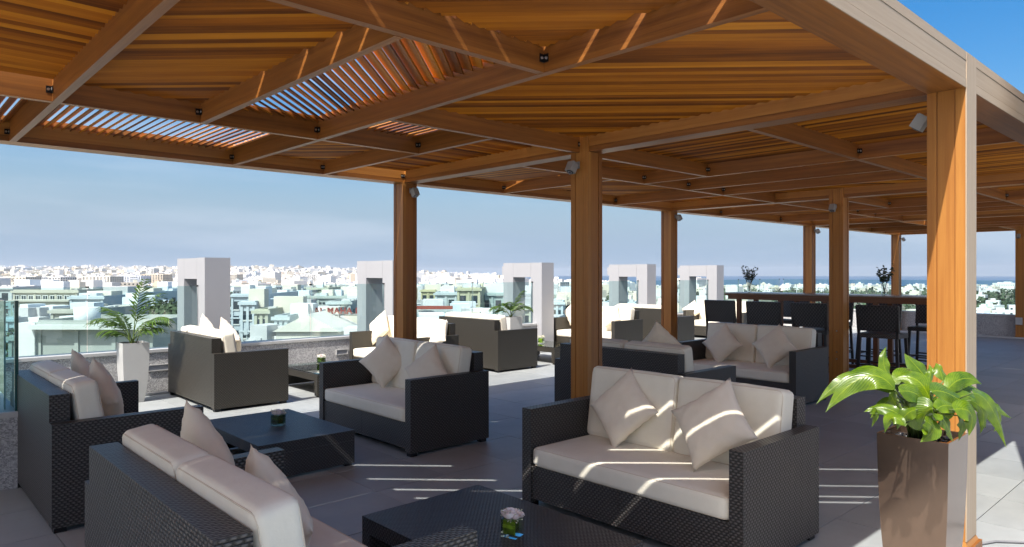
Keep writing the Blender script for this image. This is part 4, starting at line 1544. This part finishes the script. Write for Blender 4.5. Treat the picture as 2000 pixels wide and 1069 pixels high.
BN = [0]
def building(px0, px1, py_roof, d, depth, color_, label, wins=None, yaw=0.0, cornice=True, roofstuff=2, big_parts=False, base=None, cat='building', grp='buildings in the near city'):
    """front wall spans photo columns px0..px1 at depth d with its roof line at row py_roof"""
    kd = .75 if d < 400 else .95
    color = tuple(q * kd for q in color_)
    pa, pb = wp(px0, d, 0), wp(px1, d, 0)
    zr = CH + (534.5 - py_roof) * d / FPX
    W_ = (pb - pa).length
    c_ = (pa + pb) / 2
    ang = math.atan2(pb.y - pa.y, pb.x - pa.x) + yaw
    z0 = base if base is not None else terrain((px0 + px1) / 2, d) - 1
    t_ = thing('building', label, cat, (c_.x, c_.y, z0), ang, grp)
    hgt = zr - z0
    rs = random.Random(BN[0]); BN[0] += 1
    x0, x1 = -W_ / 2, W_ / 2
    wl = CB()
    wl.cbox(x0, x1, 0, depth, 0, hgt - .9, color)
    # roof upstand
    p = .25
    for q in ((x0, x1, 0, p), (x0, x1, depth - p, depth), (x0, x0 + p, p, depth - p), (x1 - p, x1, p, depth - p)):
        wl.cbox(q[0], q[1], q[2], q[3], hgt - .898, hgt, tuple(k * 1.03 for k in color))
    if cornice:
        wl.cbox(x0 - .3, x1 + .3, -.3, 0 - .002, hgt - .55, hgt - .15, tuple(min(.8, k * 1.08) for k in color))
        wl.cbox(x0 - .2, x1 + .2, -.2, 0 - .002, hgt - 4.3, hgt - 4.05, tuple(min(.8, k * 1.08) for k in color))
    # pilasters, air-conditioning boxes and balconies
    dt = CB()
    npil = max(2, int(W_ / 3.4))
    for k in range(npil + 1):
        x = x0 + (x1 - x0 - .35) * k / npil
        dt.cbox(x, x + .35, -.14, -.001, 0, hgt - .6, tuple(min(.8, q * 1.05) for q in color))
    for k in range(int(W_ * .5)):
        x, z = rs.uniform(x0 + .5, x1 - 1), hgt - rs.uniform(2.5, 14)
        dt.cbox(x, x + .8, -.42, -.145, z, z + .55, (.62, .62, .60))
    if wins and rs.random() < .7:
        for k in range(4):
            z = hgt - 4.6 - k * 3.1
            a_ = x0 + W_ * rs.choice((.12, .4, .62)); b2 = a_ + W_ * .26
            dt.cbox(a_, b2, -1.0, -.145, z, z + .14, tuple(q * .95 for q in color))
            dt.cbox(a_, b2, -1.0, -.92, z + .141, z + .95, tuple(min(.8, q * 1.08) for q in color))
            dt.cbox(a_ + .1, b2 - .1, -.02, .05, z + .2, z + 2.4, (.05, .07, .09), 1)
    dt.cobj('facade_detail', [M['paint'], M['window']], t_, kind='stuff')
    wl.cobj('wall', [M['paint'], M['window']], t_)
    if roofstuff:
        rf = CB()
        for k in range(roofstuff * 2):
            w1, d1, h1 = rs.uniform(1.2, 4.2), rs.uniform(1.2, 3.5), rs.uniform(.8, 2.6)
            cx = rs.uniform(x0 + w1 / 2 + .5, max(x0 + w1 / 2 + .6, x1 - w1 / 2 - .5))
            cy = rs.uniform(1.0, max(1.2, depth - d1 - .6))
            rf.cbox(cx - w1 / 2, cx + w1 / 2, cy, cy + d1, hgt - .9, hgt - .9 + h1, rs.choice((WHITE, CREAM, GREY, PALE)))
        for k in range(roofstuff * 3):
            cx, cy = rs.uniform(x0 + 1, x1 - 1), rs.uniform(1, depth - 1)
            rf.cbox(cx - .5, cx + .5, cy - .4, cy + .4, hgt - .9, hgt + .1, (.55, .55, .54))
        rf.cobj('roof_equipment', M['paint'], t_, kind='stuff')
    if wins:
        wn, hn, ww, wh, zt, zb = wins     # counts, size, top/bottom offsets below the roof
        wb = CB(); wb.cbox(-ww / 2, ww / 2, -.03, .04, -wh / 2, wh / 2, (.05, .07, .09), 1)
        if big_parts:
            wm = MB(); wm.box(-ww / 2, ww / 2, -.04, .03, -wh / 2, wh / 2, None)
            wme = wm.mesh('window', M['window'])
            sm = MB()
            for q in ((-ww / 2 - .12, ww / 2 + .12, -wh / 2 - .15, -wh / 2), (-ww / 2 - .12, ww / 2 + .12, wh / 2, wh / 2 + .12), (-ww / 2 - .12, -ww / 2, -wh / 2, wh / 2), (ww / 2, ww / 2 + .12, -wh / 2, wh / 2), (-.04, .04, -wh / 2, wh / 2)):
                sm.box(q[0], q[1], -.1, -.041, q[2], q[3], None)
            sme = sm.mesh('window_frame', M['window_frame'])
            for i in range(wn):
                for j in range(hn):
                    cx = x0 + W_ * (i + .5) / wn
                    cz = (hgt - zt - (zb - zt) * .5) if hn == 1 else (hgt - 2.0 - 2.5 * j)
                    wo_ = link('window', wme, t_, (cx, 0, cz))
                    link('frame', sme, wo_)
        else:
            wc = CB()
            for i in range(wn):
                for j in range(hn):
                    cx = x0 + W_ * (i + .5) / wn
                    cz = (hgt - zt - (zb - zt) * .5) if hn == 1 else (hgt - 2.0 - 2.5 * j)
                    wc.cbox(cx - ww / 2, cx + ww / 2, -.04, .03, cz - wh / 2, cz + wh / 2, (.05, .07, .09), 1)
                    wc.cbox(cx - ww / 2 - .1, cx + ww / 2 + .1, -.12, -.002, cz - wh / 2 - .2, cz - wh / 2, (.66, .65, .62), 0)
            # side walls too
            ns = max(1, int(depth / 4))
            for sx, s in ((x0, -1), (x1, 1)):
                for i in range(ns):
                    for j in range(hn):
                        cy = depth * (i + .5) / ns
                        cz = (hgt - zt - (zb - zt) * .5) if hn == 1 else (hgt - 2.0 - 2.5 * j)
                        xa, xb = sorted((sx + s * .04, sx - s * .03))
                        wc.cbox(xa, xb, cy - ww / 2, cy + ww / 2, cz - wh / 2, cz + wh / 2, (.05, .07, .09), 1)
            wc.cobj('windows', [M['paint'], M['window']], t_, kind='stuff')
    return t_, W_, hgt, depth

# --- distinct near buildings, left to right
b1, W1, H1, D1 = building(26, 152, 566, 118, 22, (.60, .57, .48), 'cream building with a row of small windows at the far left behind the glass', (9, 1, .7, .9, 1.1, 1.9), roofstuff=3, big_parts=True)
wl = CB()
wl.cbox(-3.6, 5.8, -3.2, -.31, 0, H1 - 1.9, (.45, .43, .36))
wl.cbox(-3.8, 6.1, -3.5, -.31, H1 - 1.89, H1 - 1.6, (.52, .50, .43))
wl.cbox(-3.7, 5.9, -3.3, -3.201, H1 - 4.6, H1 - 4.4, (.52, .50, .43))
wl.cbox(-5.3, -3.7, -.10, -.02, H1 - 7.4, H1 - 4.4, (.05, .08, .12), 1)
for k in range(4):
    wl.cbox(-5.3 + k * .5, -5.22 + k * .5, -.2, -.11, H1 - 7.4, H1 - 4.4, (.6, .6, .58))
for k in range(3):
    wl.cbox(-5.3, -3.7, -.19, -.105, H1 - 5.2 - k * .8, H1 - 5.12 - k * .8, (.6, .6, .58))
wl.cobj('projecting_bay', [M['paint'], M['window']], b1)
wm = MB(); wm.box(-.33, .33, -.04, .03, -.5, .5, None)
wme = wm.mesh('window', M['window'])
sm = MB()
for q in ((-.45, .45, -.65, -.52), (-.45, .45, .52, .62), (-.45, -.34, -.5, .5), (.34, .45, -.5, .5), (-.03, .03, -.5, .5)):
    sm.box(q[0], q[1], -.14, -.045, q[2], q[3], None)
sme = sm.mesh('window_frame', M['window_frame'])
for k in range(6):
    wo_ = link('window', wme, b1, (-2.8 + k * 1.55, -3.2, H1 - 3.0))
    link('frame', sme, wo_)
for k in range(6):
    wo_ = link('window', wme, b1, (-2.8 + k * 1.55, -3.2, H1 - 5.6))
    link('frame', sme, wo_)
building(-120, 24, 560, 135, 20, (.62, .66, .66), 'pale grey building at the left edge of the photo behind the glass', (5, 4, 1.2, 1.5, 1.5, 15), roofstuff=3)
building(137, 202, 578, 112, 18, (.62, .68, .72), 'pale blue building with an arched balcony behind the palm', (3, 3, 1.3, 1.7, 2.0, 11.5), roofstuff=2, big_parts=True)
building(204, 262, 572, 120, 20, (.60, .68, .70), 'pale blue building with stacked balconies behind the palm', (3, 4, 1.4, 1.4, 2.0, 15), roofstuff=3)
building(262, 330, 566, 150, 20, (.60, .64, .63), 'grey-green block of flats left of the nearest portal', (4, 4, 1.5, 1.5, 2.0, 15), roofstuff=3)
b3, W3, H3, D3 = building(74, 300, 626, 62, 9, (.50, .52, .48), 'broad plain grey-green wall with a projecting roof edge below the cream building', None, cornice=True, roofstuff=0)
rf = CB()
rf.tube([(-W3 * .28, 3.5, H3 - .9), (-W3 * .28, 3.5, H3 + 1.0)], 1.1, 20)
rf.c += [(.66, .68, .68)] * len(rf.f)
rf.cobj('water_tank', M['paint'], b3)
wl = CB()
wl.cbox(-W3 / 2 - 1.6, -W3 / 2 - .02, -.4, 6, 0, H3 - .2, (.66, .66, .64))
wl.cbox(-W3 / 2 - .3, W3 / 2 + .6, -.9, -.31, H3 - .75, H3 - .35, (.60, .61, .58))
wl.cobj('roof_edge', M['paint'], b3)
building(18, 76, 655, 70, 14, (.52, .52, .47), 'low building with a flat white lattice roof at lower left', (4, 1, 1.0, 1.2, 2, 5), roofstuff=4)
building(290, 345, 668, 75, 12, (.62, .64, .63), 'low pale roof at the right of the plain wall', None, roofstuff=3)
building(100, 180, 604, 90, 10, (.58, .57, .50), 'stepped cream roof behind the plain wall', (5, 1, 1.0, 1.0, 2, 5), roofstuff=2)
building(452, 520, 574, 120, 18, (.62, .68, .72), 'pale blue stepped block right of the nearest portal', (4, 4, 1.1, 1.4, 3, 14), roofstuff=4)
building(470, 498, 588, 96, 10, (.66, .72, .76), 'narrow pale blue tower right of the nearest portal', (2, 5, .9, 1.2, 2, 15), roofstuff=1, cornice=True)
building(497, 524, 604, 84, 10, (.60, .60, .46), 'narrow yellowish building right of the blue tower', (2, 4, .8, 1.6, 2, 13), roofstuff=1)
b5, W5, H5, D5 = building(505, 700, 578, 140, 22, (.53, .58, .54), 'long plain grey-green building with a row of tiny openings under its roof', (22, 1, .7, .5, .9, 2.2), roofstuff=5)
building(525, 575, 570, 165, 20, (.60, .64, .60), 'pale block behind the long plain building, left end', (4, 4, 1.4, 1.4, 2, 15), roofstuff=3)
building(590, 640, 562, 185, 20, (.60, .62, .50), 'cream block behind the long plain building, right end', (4, 4, 1.4, 1.4, 2, 15), roofstuff=3)
building(660, 700, 560, 200, 20, (.62, .66, .64), 'pale stepped block beside the second portal', (3, 4, 1.4, 1.4, 2, 15), roofstuff=3)
building(536, 562, 616, 78, 9, (.56, .62, .62), 'small pale building with tall narrow windows below the long wall', (4, 1, .45, 4.5, 1.2, 6.5), roofstuff=1, big_parts=True)
# gabled white house
pa = wp(575, 76, 0)
bg_ = thing('building', 'white gabled villa below the red sign', 'building', (wp(600, 76, 0).x, wp(600, 76, 0).y, GZ), math.atan2(-math.cos(YAW), math.sin(YAW)), 'buildings in the near city')
zt = CH + (534.5 - 648) * 76 / FPX - GZ
wl = CB()
gw = 3.4
wl.cbox(-gw, gw, 0, 9, 0, zt, (.66, .63, .56))
apex = zt + 1.9
wl.cface([(-gw - .3, -.3, zt), (gw + .3, -.3, zt), (0, -.3, apex)], (.68, .65, .58))
wl.cface([(-gw - .3, 9.3, zt), (0, 9.3, apex), (gw + .3, 9.3, zt)], (.68, .65, .58))
wl.cface([(-gw - .3, -.3, zt), (0, -.3, apex), (0, 9.3, apex), (-gw - .3, 9.3, zt)], (.60, .58, .52))
wl.cface([(gw + .3, -.3, zt), (gw + .3, 9.3, zt), (0, 9.3, apex), (0, -.3, apex)], (.60, .58, .52))
wl.cbox(-1.0, -.1, -.05, 0, zt - 2.4, zt - .8, (.05, .07, .09), 1)
wl.cbox(gw + .1, gw + 6, 2.5, 9, 0, zt - .8, (.64, .63, .58))
wl.cobj('wall', [M['paint'], M['window']], bg_)
# hotel with the red sign
b7, W7, H7, D7 = building(608, 745, 640, 84, 12, (.60, .63, .60), 'pale hotel building under the red roof sign beside the second portal', (6, 1, 1.3, 1.8, 1.8, 5), roofstuff=2, big_parts=True)
building(640, 685, 588, 112, 14, (.56, .60, .58), 'pale building with a flat projecting roof behind the red sign', (3, 3, 1.2, 1.2, 2, 11), roofstuff=2)
sg = thing('roof_sign', 'dark red roof sign reading AL MAHA HO, cut off by the second white portal', 'sign', wp(616, 84, py=612), math.atan2(-math.cos(YAW), math.sin(YAW)))
cu = bpy.data.curves.new('letters', 'FONT')
cu.body = 'AL MAHA HO'
cu.size = .98
cu.extrude = .08
cu.offset = .03
cu.space_character = 1.12
cu.materials.append(M['sign_red'])
lo_ = link('letters', cu, sg, (0, -.6, 0), (R(90), 0, 0))
dg = bpy.context.evaluated_depsgraph_get()
lme = bpy.data.meshes.new_from_object(lo_.evaluated_get(dg))
bpy.data.objects.remove(lo_)
lme.materials.clear(); lme.materials.append(M['sign_red'])
lt = link('letters', lme, sg, (0, -.6, 0), (R(90), 0, 0))
m_ = MB(); m_.box(-.2, 6.2, -.5, -.42, -.25, -.15, None); m_.box(0, .1, -.5, -.42, -1.7, -.25, None); m_.box(3, 3.1, -.5, -.42, -1.7, -.25, None); m_.box(6.0, 6.1, -.5, -.42, -1.7, -.25, None)
m_.obj('sign_frame', M['black_metal'], sg)
# middle: between the slim post and the third portal
for a in ((822, 850, 566, 170, 16, YEL, 'cream block with flat roof just right of the slim cream post'), (850, 892, 571, 128, 14, (.62, .68, .70), 'pale blue box-shaped building right of the slim cream post'),
          (893, 938, 562, 118, 12, (.62, .60, .42), 'yellowish stepped building with banded balconies left of the small palm'), (938, 985, 572, 125, 14, (.50, .60, .58), 'grey-green wall left of the small palm'),
          (822, 880, 604, 92, 12, (.58, .64, .64), 'pale low building with a red band right of the slim cream post'), (880, 960, 610, 98, 12, (.60, .68, .70), 'pale blue low building behind the sunlit sofa back'),
          (1018, 1052, 598, 100, 12, (.70, .70, .58), 'cream tower block seen through the third portal'), (1076, 1100, 588, 105, 12, (.60, .70, .76), 'pale blue tower with paired windows left of the centre post'),
          (1100, 1140, 578, 112, 12, (.64, .68, .60), 'cream tower with small balconies touching the centre post'), (1180, 1240, 590, 120, 14, (.60, .70, .72), 'pale blue block seen through the fourth portal'),
          (1268, 1300, 580, 150, 14, (.66, .66, .64), 'white block left of the orange post'), (1340, 1390, 590, 170, 14, (.68, .69, .70), 'white block seen through the farthest portal')):
    building(a[0], a[1], a[2], a[3], a[4], a[5], a[6], (max(2, int((a[1] - a[0]) * a[3] / FPX / 1.6)), 5, 1.0, 1.3, 1.6, 17), roofstuff=2, yaw=rnd.uniform(-.25, .25))
m_ = CB(); p_ = wp(848, 91, py=601)
rb = thing('roof_band', 'dark red horizontal sign band on a low roof right of the slim cream post', 'sign', p_, math.atan2(-math.cos(YAW), math.sin(YAW)))
m_.cbox(-2.4, 2.4, -.2, .2, -.22, .22, (.3, .08, .06)); m_.cobj('band', M['paint'], rb)

LOWB = ['low flat-roofed block with tanks', 'small white house with roof rooms', 'cream flat-roofed house']
rz_ = random.Random(77)
k_lb = 0
for (px, d, y_) in ((330, 105, 640), (455, 140, 600), (480, 75, 668), (520, 100, 640), (548, 120, 606), (600, 105, 622), (668, 70, 676), (700, 130, 596), (835, 80, 640), (905, 84, 636), (960, 90, 628),
                    (985, 150, 590), (1035, 140, 575), (1065, 80, 640), (1085, 160, 566), (1130, 150, 572), (1200, 95, 618), (1255, 130, 590), (1290, 110, 606), (1370, 120, 600), (15, 92, 620), (5, 160, 580), (240, 100, 596)):
    k_lb += 1
    w_ = rz_.uniform(26, 44)
    c_ = rz_.choice((WHITE, PALE, CREAM, (.62, .66, .64), (.68, .68, .66)))
    near_ = min(((400, 'the nearest white portal'), (733, 'the second white portal'), (1020, 'the third white portal'), (1226, 'the fourth white portal'), (1370, 'the farthest white portal'), (60, 'the left edge of the photo')), key=lambda q: abs(q[0] - px))
    side_ = 'left of' if px < near_[0] else 'right of'
    building(px - w_ / 2, px + w_ / 2, y_, d, rz_.uniform(8, 13), c_, '%s %s %s, %s roof' % (rz_.choice(LOWB), side_, near_[1], 'low' if y_ > 630 else ('middle' if y_ > 595 else 'upper')),
             (max(2, int(w_ * d / FPX / 1.5)), 4, .9, 1.2, 1.5, 12), roofstuff=3, yaw=rz_.uniform(-.3, .3))
# --- mid-distance buildings, each its own object
def block(cb, cx, cy, z0, ang, w_, d_, h_, c, rs, windows=True, floors=None, pale=False):
    """append one oriented block with roof upstand, stair head and window rows"""
    ca, sa = math.cos(ang), math.sin(ang)
    v0 = len(cb.v)
    cb.cbox(-w_ / 2, w_ / 2, -d_ / 2, d_ / 2, 0, h_, c)
    if rs.random() < .75:
        a, b_ = rs.uniform(.15, .45) * w_, rs.uniform(.2, .5) * d_
        ox, oy = rs.uniform(-.25, .25) * w_, rs.uniform(-.2, .2) * d_
        cb.cbox(ox - a / 2, ox + a / 2, oy - b_ / 2, oy + b_ / 2, h_, h_ + rs.uniform(1.5, 3.2), tuple(k * rs.uniform(.9, 1.05) for k in c))
    if windows:
        fl = floors or max(2, int(h_ / 3.3))
        n1 = max(2, int(w_ / 3.2)); n2 = max(2, int(d_ / 3.2))
        wc = (.07, .09, .11)
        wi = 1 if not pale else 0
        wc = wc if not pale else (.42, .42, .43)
        for j in range(fl):
            z = h_ * (j + .5) / fl
            for i in range(n1):
                x = -w_ / 2 + w_ * (i + .5) / n1
                for s in (-1, 1):
                    y = s * d_ / 2
                    cb.cface([(x - .65, y + s * .04, z - .7), (x + .65, y + s * .04, z - .7), (x + .65, y + s * .04, z + .7), (x - .65, y + s * .04, z + .7)], wc, wi)
            for i in range(n2):
                y = -d_ / 2 + d_ * (i + .5) / n2
                for s in (-1, 1):
                    x = s * w_ / 2
                    cb.cface([(x + s * .04, y - .65, z - .7), (x + s * .04, y + .65, z - .7), (x + s * .04, y + .65, z + .7), (x + s * .04, y - .65, z + .7)], wc, wi)
    for i in range(v0, len(cb.v)):
        x, y, z = cb.v[i]
        cb.v[i] = (cx + x * ca - y * sa, cy + x * sa + y * ca, z0 + z)

rs = random.Random(21)
kinds = [('white', WHITE), ('cream', CREAM), ('sand-coloured', SAND), ('pale grey', (.60, .61, .62)), ('pale blue', (.62, .67, .71))]
n_mid = 0
mids = []
tries = 0
placed = []
while n_mid < 270 and tries < 6000:
    tries += 1
    px = rs.uniform(-60, 1460)
    d = 150 + 900 * rs.random() ** 1.5
    w_, dp, h_ = rs.uniform(9, 22), rs.uniform(9, 18), rs.choice((7, 9, 12, 15, 17, 19))
    if px > 1250:
        h_ = rs.choice((6, 7, 9))
    if d < 260:
        h_ = min(h_, 17)
    if d > 600:
        h_ += rs.choice((0, 3, 6))
    p = wp(px, d, 0)
    if any((p.x - q[0]) ** 2 + (p.y - q[1]) ** 2 < (q[2] + w_) ** 2 * .30 for q in placed):
        continue
    placed.append((p.x, p.y, w_))
    kn, c = rs.choices(kinds, (5, 4, 1, 2, 2))[0]
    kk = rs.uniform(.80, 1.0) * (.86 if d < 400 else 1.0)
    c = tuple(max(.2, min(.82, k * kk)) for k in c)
    cb = CB()
    z0 = terrain(px, d) - 1
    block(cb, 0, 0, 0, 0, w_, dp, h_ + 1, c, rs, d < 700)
    dist = 'near' if d < 350 else ('mid-distance' if d < 700 else 'distant')
    storey = 'low' if h_ < 10 else ('mid-rise' if h_ < 16 else 'tall')
    side = ['at far left', 'left of the slim post', 'left of the centre post', 'right of the centre post'][min(3, max(0, int((px - -60) / 420)))]
    o = cb.cobj('building', [M['paint'], M['window']], None, label='%s %s %s city block %s' % (dist, storey, kn, side), category='building',
                group='%s %s %s city blocks %s' % (dist, storey, kn, side))
    o.location = (p.x, p.y, z0)
    o.rotation_euler = (0, 0, rs.uniform(-.5, .5) + .2)
    mids.append((px, o, dist, storey, kn, side))
    n_mid += 1
import collections
byg = collections.defaultdict(list)
for q in mids:
    byg[q[2:]].append(q)
ORD = ['leftmost', 'second from left', 'third from left', 'fourth from left', 'fifth from left', 'sixth from left', 'seventh from left', 'eighth from left', 'ninth from left', 'tenth from left',
       'eleventh from left', 'twelfth from left', 'thirteenth from left', 'fourteenth from left']
for key, qs in byg.items():
    qs.sort(key=lambda q: q[0])
    for i, q in enumerate(qs):
        if len(qs) == 1:
            q[1]['label'] = '%s %s %s city block %s' % key
            del q[1]['group']
        else:
            q[1]['label'] = '%s of the %s %s %s city blocks %s' % ((ORD[i] if i < len(ORD) else 'one of the rightmost'),) + key if False else (ORD[min(i, 13)] + ' of the %s %s %s blocks %s' % key)
# --- the far city that reads as one mass
far = CB()
for k in range(9000):
    px = rs.uniform(-250, 1230)
    lim = coast(px) * .98
    d = 950 + (min(5200, lim) - 950) * rs.random() ** .9
    if px > 1120 and rs.random() < .5:
        continue
    p = wp(px, d, 0)
    g = 1 + (d > 2500) * .5
    w_, dp = rs.uniform(9, 26) * g, rs.uniform(9, 22)
    h_ = rs.choice((6, 8, 9, 11, 14)) + (rs.random() < .07) * rs.uniform(6, 16)
    if px > 1000:
        h_ = min(h_, 10)
    kn, c = rs.choices(kinds, (7, 3, .5, 1, .6))[0]
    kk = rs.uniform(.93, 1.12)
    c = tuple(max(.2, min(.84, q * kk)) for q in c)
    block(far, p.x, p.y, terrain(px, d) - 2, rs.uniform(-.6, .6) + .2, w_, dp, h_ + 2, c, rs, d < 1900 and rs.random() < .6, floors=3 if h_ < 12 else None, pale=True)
far.cobj('far_city', [M['paint'], M['window']], None, kind='stuff')
# a few large blocks on the left skyline
for (x0, x1, y, d, c, lb) in ((10, 50, 541, 900, CREAM, 'big cream block of flats on the left skyline, leftmost'), (160, 215, 540, 850, (.72, .68, .60), 'long cream block of flats on the left skyline'),
                              (225, 275, 539, 1050, (.60, .64, .72), 'bluish office block with columns on the left skyline'), (276, 318, 536, 1100, SAND, 'sand-coloured tower block on the left skyline'),
                              (48, 90, 553, 480, CREAM, 'broad cream building below the left skyline'), (136, 166, 551, 520, (.74, .68, .60), 'cream building with two roof tanks below the left skyline'),
                              (286, 300, 524, 1900, WHITE, 'tall white building standing above the left skyline'), (95, 118, 541, 800, WHITE, 'white apartment block on the left skyline'),
                              (600, 625, 536, 1500, WHITE, 'white tower on the skyline between the portals'), (450, 462, 536, 1200, CREAM, 'cream tower on the skyline right of the nearest portal')):
    building(x0, x1, y, d, 30, c, lb, (max(4, int((x1 - x0) * d / FPX / 4)), 6, 1.8, 1.7, 2, 24), roofstuff=3, cornice=False, grp='large blocks on the skyline')

# --- white villas, trees and scrub towards the sea
vil = CB()
nv = 0
for k in range(190):
    px = rs.uniform(1230, 2250)
    d = rs.choice((rs.uniform(1000, 1580), rs.uniform(1150, 1620), rs.uniform(430, 520) if (px > 1800 and k % 4 == 0) else rs.uniform(1150, 1560)))
    if d > coast(px) * .97:
        continue
    p = wp(px, d, 0)
    block(vil, p.x, p.y, GZ - 1, rs.uniform(-.6, .6), rs.uniform(10, 26), rs.uniform(9, 16), rs.choice((6, 7, 9, 10)) + 1, rs.choice((WHITE, WHITE, CREAM, (.72, .72, .72))), rs, rs.random() < .5, 2)
vil.cobj('seaside_villas', [M['paint'], M['window']], None, kind='stuff')
for i, (px, d, w_, h_) in enumerate(((1925, 480, 16, 8), (1958, 470, 18, 7), (1985, 500, 14, 9), (1940, 640, 15, 7), (1350, 1450, 70, 22), (1915, 780, 16, 8), (1968, 1300, 40, 14))):
    cb = CB()
    block(cb, 0, 0, 0, 0, w_, w_ * .7, h_ + 1, WHITE, rs, True, 2)
    lbs = ['white villa left end of the nearer row past the yellow post', 'white villa in the middle of the nearer row past the yellow post', 'white villa right end of the nearer row past the yellow post',
           'white villa standing alone in the scrub past the yellow post', 'long white block on the shore left of the first bar vase', 'white villa in the far scrub past the yellow post', 'large white house on the shore past the yellow post']
    o = cb.cobj('villa', [M['paint'], M['window']], None, label=lbs[i], category='house')
    p = wp(px, d, 0)
    o.location = (p.x, p.y, GZ - 1)
    o.rotation_euler = (0, 0, rs.uniform(-.3, .3))

def tree_mesh(r, h_, seed, nleaf=260, ls=.5):
    rs2 = random.Random(seed)
    m_ = MB()
    cl = [(Vector((rs2.uniform(-.55, .55) * r, rs2.uniform(-.55, .55) * r, h_ + rs2.uniform(-.45, .5) * r)), rs2.uniform(.35, .6) * r) for _ in range(9)]
    for k in range(nleaf):
        c_, cr_ = rs2.choice(cl)
        v = Vector((rs2.gauss(0, 1), rs2.gauss(0, 1), rs2.gauss(0, 1))).normalized()
        q = c_ + v * cr_ * rs2.uniform(.7, 1.05)
        a = Vector((rs2.uniform(-1, 1), rs2.uniform(-1, 1), rs2.uniform(-1, 1))).normalized()
        b_ = a.cross(v).normalized()
        a = (a - v * a.dot(v) * .5).normalized()
        s = ls * rs2.uniform(.6, 1.3)
        m_.face([q - a * s, q + b_ * s * .6, q + a * s, q - b_ * s * .6])
    tr = MB()
    tr.tube([(0, 0, 0), (0, 0, h_ * .5), (r * .1, 0, h_ * .9)], [r * .07, r * .055, r * .03], 6)
    for k in range(5):
        c_ = cl[k][0]
        tr.tube([(0, 0, h_ * .5), Vector((0, 0, h_ * .55)).lerp(c_, .6), c_], [r * .04, r * .025, r * .01], 5)
    return m_.mesh('crown', M['tree_leaf']), tr.mesh('trunk', M['trunk'])
def tree(px, py_top, d, r, label, seed, nleaf=1500, ls=.45, z0=None):
    zt_ = CH + (534.5 - py_top) * d / FPX
    zb_ = terrain(px, d) if z0 is None else z0
    p = wp(px, d, 0)
    t_ = thing('tree', label, 'tree', (p.x, p.y, zb_), 0)
    cm, tm = tree_mesh(r, (zt_ - zb_) - r, seed, nleaf, ls)
    link('crown', cm, t_); link('trunk', tm, t_)
tree(338, 580, 92, 4.6, 'dark green tree against the left side of the nearest white portal', 3, 5000, .36)
tree(58, 640, 84, 3.0, 'olive tree among the low roofs at lower left', 4, 2400, .28)
tree(1285, 570, 170, 6, 'dark green tree between the fourth portal and the orange post', 5, 3000, .6)
tree(1225, 560, 190, 6, 'dark green tree seen through the fourth portal', 6, 3000, .6)
tree(462, 566, 170, 5, 'dark tree beside the blue block right of the nearest portal', 8, 2500, .5)
sc_ = MB()
for k in range(900):
    px = rs.uniform(1150, 2250)
    d = rs.uniform(520, 1580)
    if px < 1850 and d < 900 and rs.random() < .6: continue
    if d > coast(px) * .97: continue
    p = wp(px, d, 0)
    r_ = rs.uniform(2.5, 6)
    for q in range(16):
        v = Vector((rs.gauss(0, 1), rs.gauss(0, 1), abs(rs.gauss(0, .8)))).normalized()
        c_ = Vector((p.x, p.y, GZ)) + Vector((v.x * r_ * 1.5, v.y * r_ * 1.5, v.z * r_ * rs.uniform(.8, 1.4)))
        a = Vector((rs.uniform(-1, 1), rs.uniform(-1, 1), rs.uniform(-.4, 1))).normalized()
        b_ = a.cross(v).normalized()
        s = r_ * .5
        sc_.face([c_ - a * s, c_ + b_ * s, c_ + a * s, c_ - b_ * s])
sc_.obj('scrub_and_trees', M['tree_leaf'], None, kind='stuff')
ct = MB()
for k in range(240):
    px = rs.uniform(-60, 1250); d = rs.uniform(120, 560)
    p = wp(px, d, 0); g = terrain(px, d)
    r_ = rs.uniform(2, 4)
    for q in range(26):
        v = Vector((rs.gauss(0, 1), rs.gauss(0, 1), rs.gauss(0, 1))).normalized()
        c_ = Vector((p.x, p.y, g + r_ * 1.6)) + v * r_ * rs.uniform(.7, 1.1)
        a = Vector((rs.uniform(-1, 1), rs.uniform(-1, 1), rs.uniform(-1, 1))).normalized()
        b_ = a.cross(v).normalized()
        s = r_ * .34
        ct.face([c_ - a * s, c_ + b_ * s * .7, c_ + a * s, c_ - b_ * s * .7])
ct.obj('street_trees', M['tree_leaf'], None, kind='stuff')
for (px, d) in ((1461, 420), (1556, 430), (1660, 430)):
    p = wp(px, d, 0)
    t_ = thing('street_lamp', 'tall twin-armed street lamp far beyond the bar table, %s' % {1461: 'behind the first vase', 1556: 'left of the slim post', 1660: 'right of the dark post'}[px], 'street lamp', (p.x, p.y, GZ))
    m_ = MB(); m_.tube([(0, 0, 0), (0, 0, 30 - .5 - 4.5)], [.35, .2], 8); m_.obj('pole', M['lamp_grey'], t_)
    m_ = MB(); m_.box(-1.6, 1.6, -.15, .15, 25.0, 25.3, None); m_.obj('arm', M['lamp_grey'], t_)
# ------------------------------------------------------------------ thin dusty air over the city
hb = MB()
hb.box(-10100, 10100, -10100, 10100, -46, 95, None)
m = bpy.data.materials.new('thin_haze')
m.use_nodes = True
m.node_tree.nodes.clear()
ho_ = m.node_tree.nodes.new('ShaderNodeOutputMaterial')
pv = m.node_tree.nodes.new('ShaderNodeVolumePrincipled')
pv.inputs['Color'].default_value = (.93, .96, 1.0, 1)
pv.inputs['Density'].default_value = 0.000065
pv.inputs['Anisotropy'].default_value = .2
m.node_tree.links.new(pv.outputs[0], ho_.inputs['Volume'])
hb.obj('haze', m, None, kind='stuff')
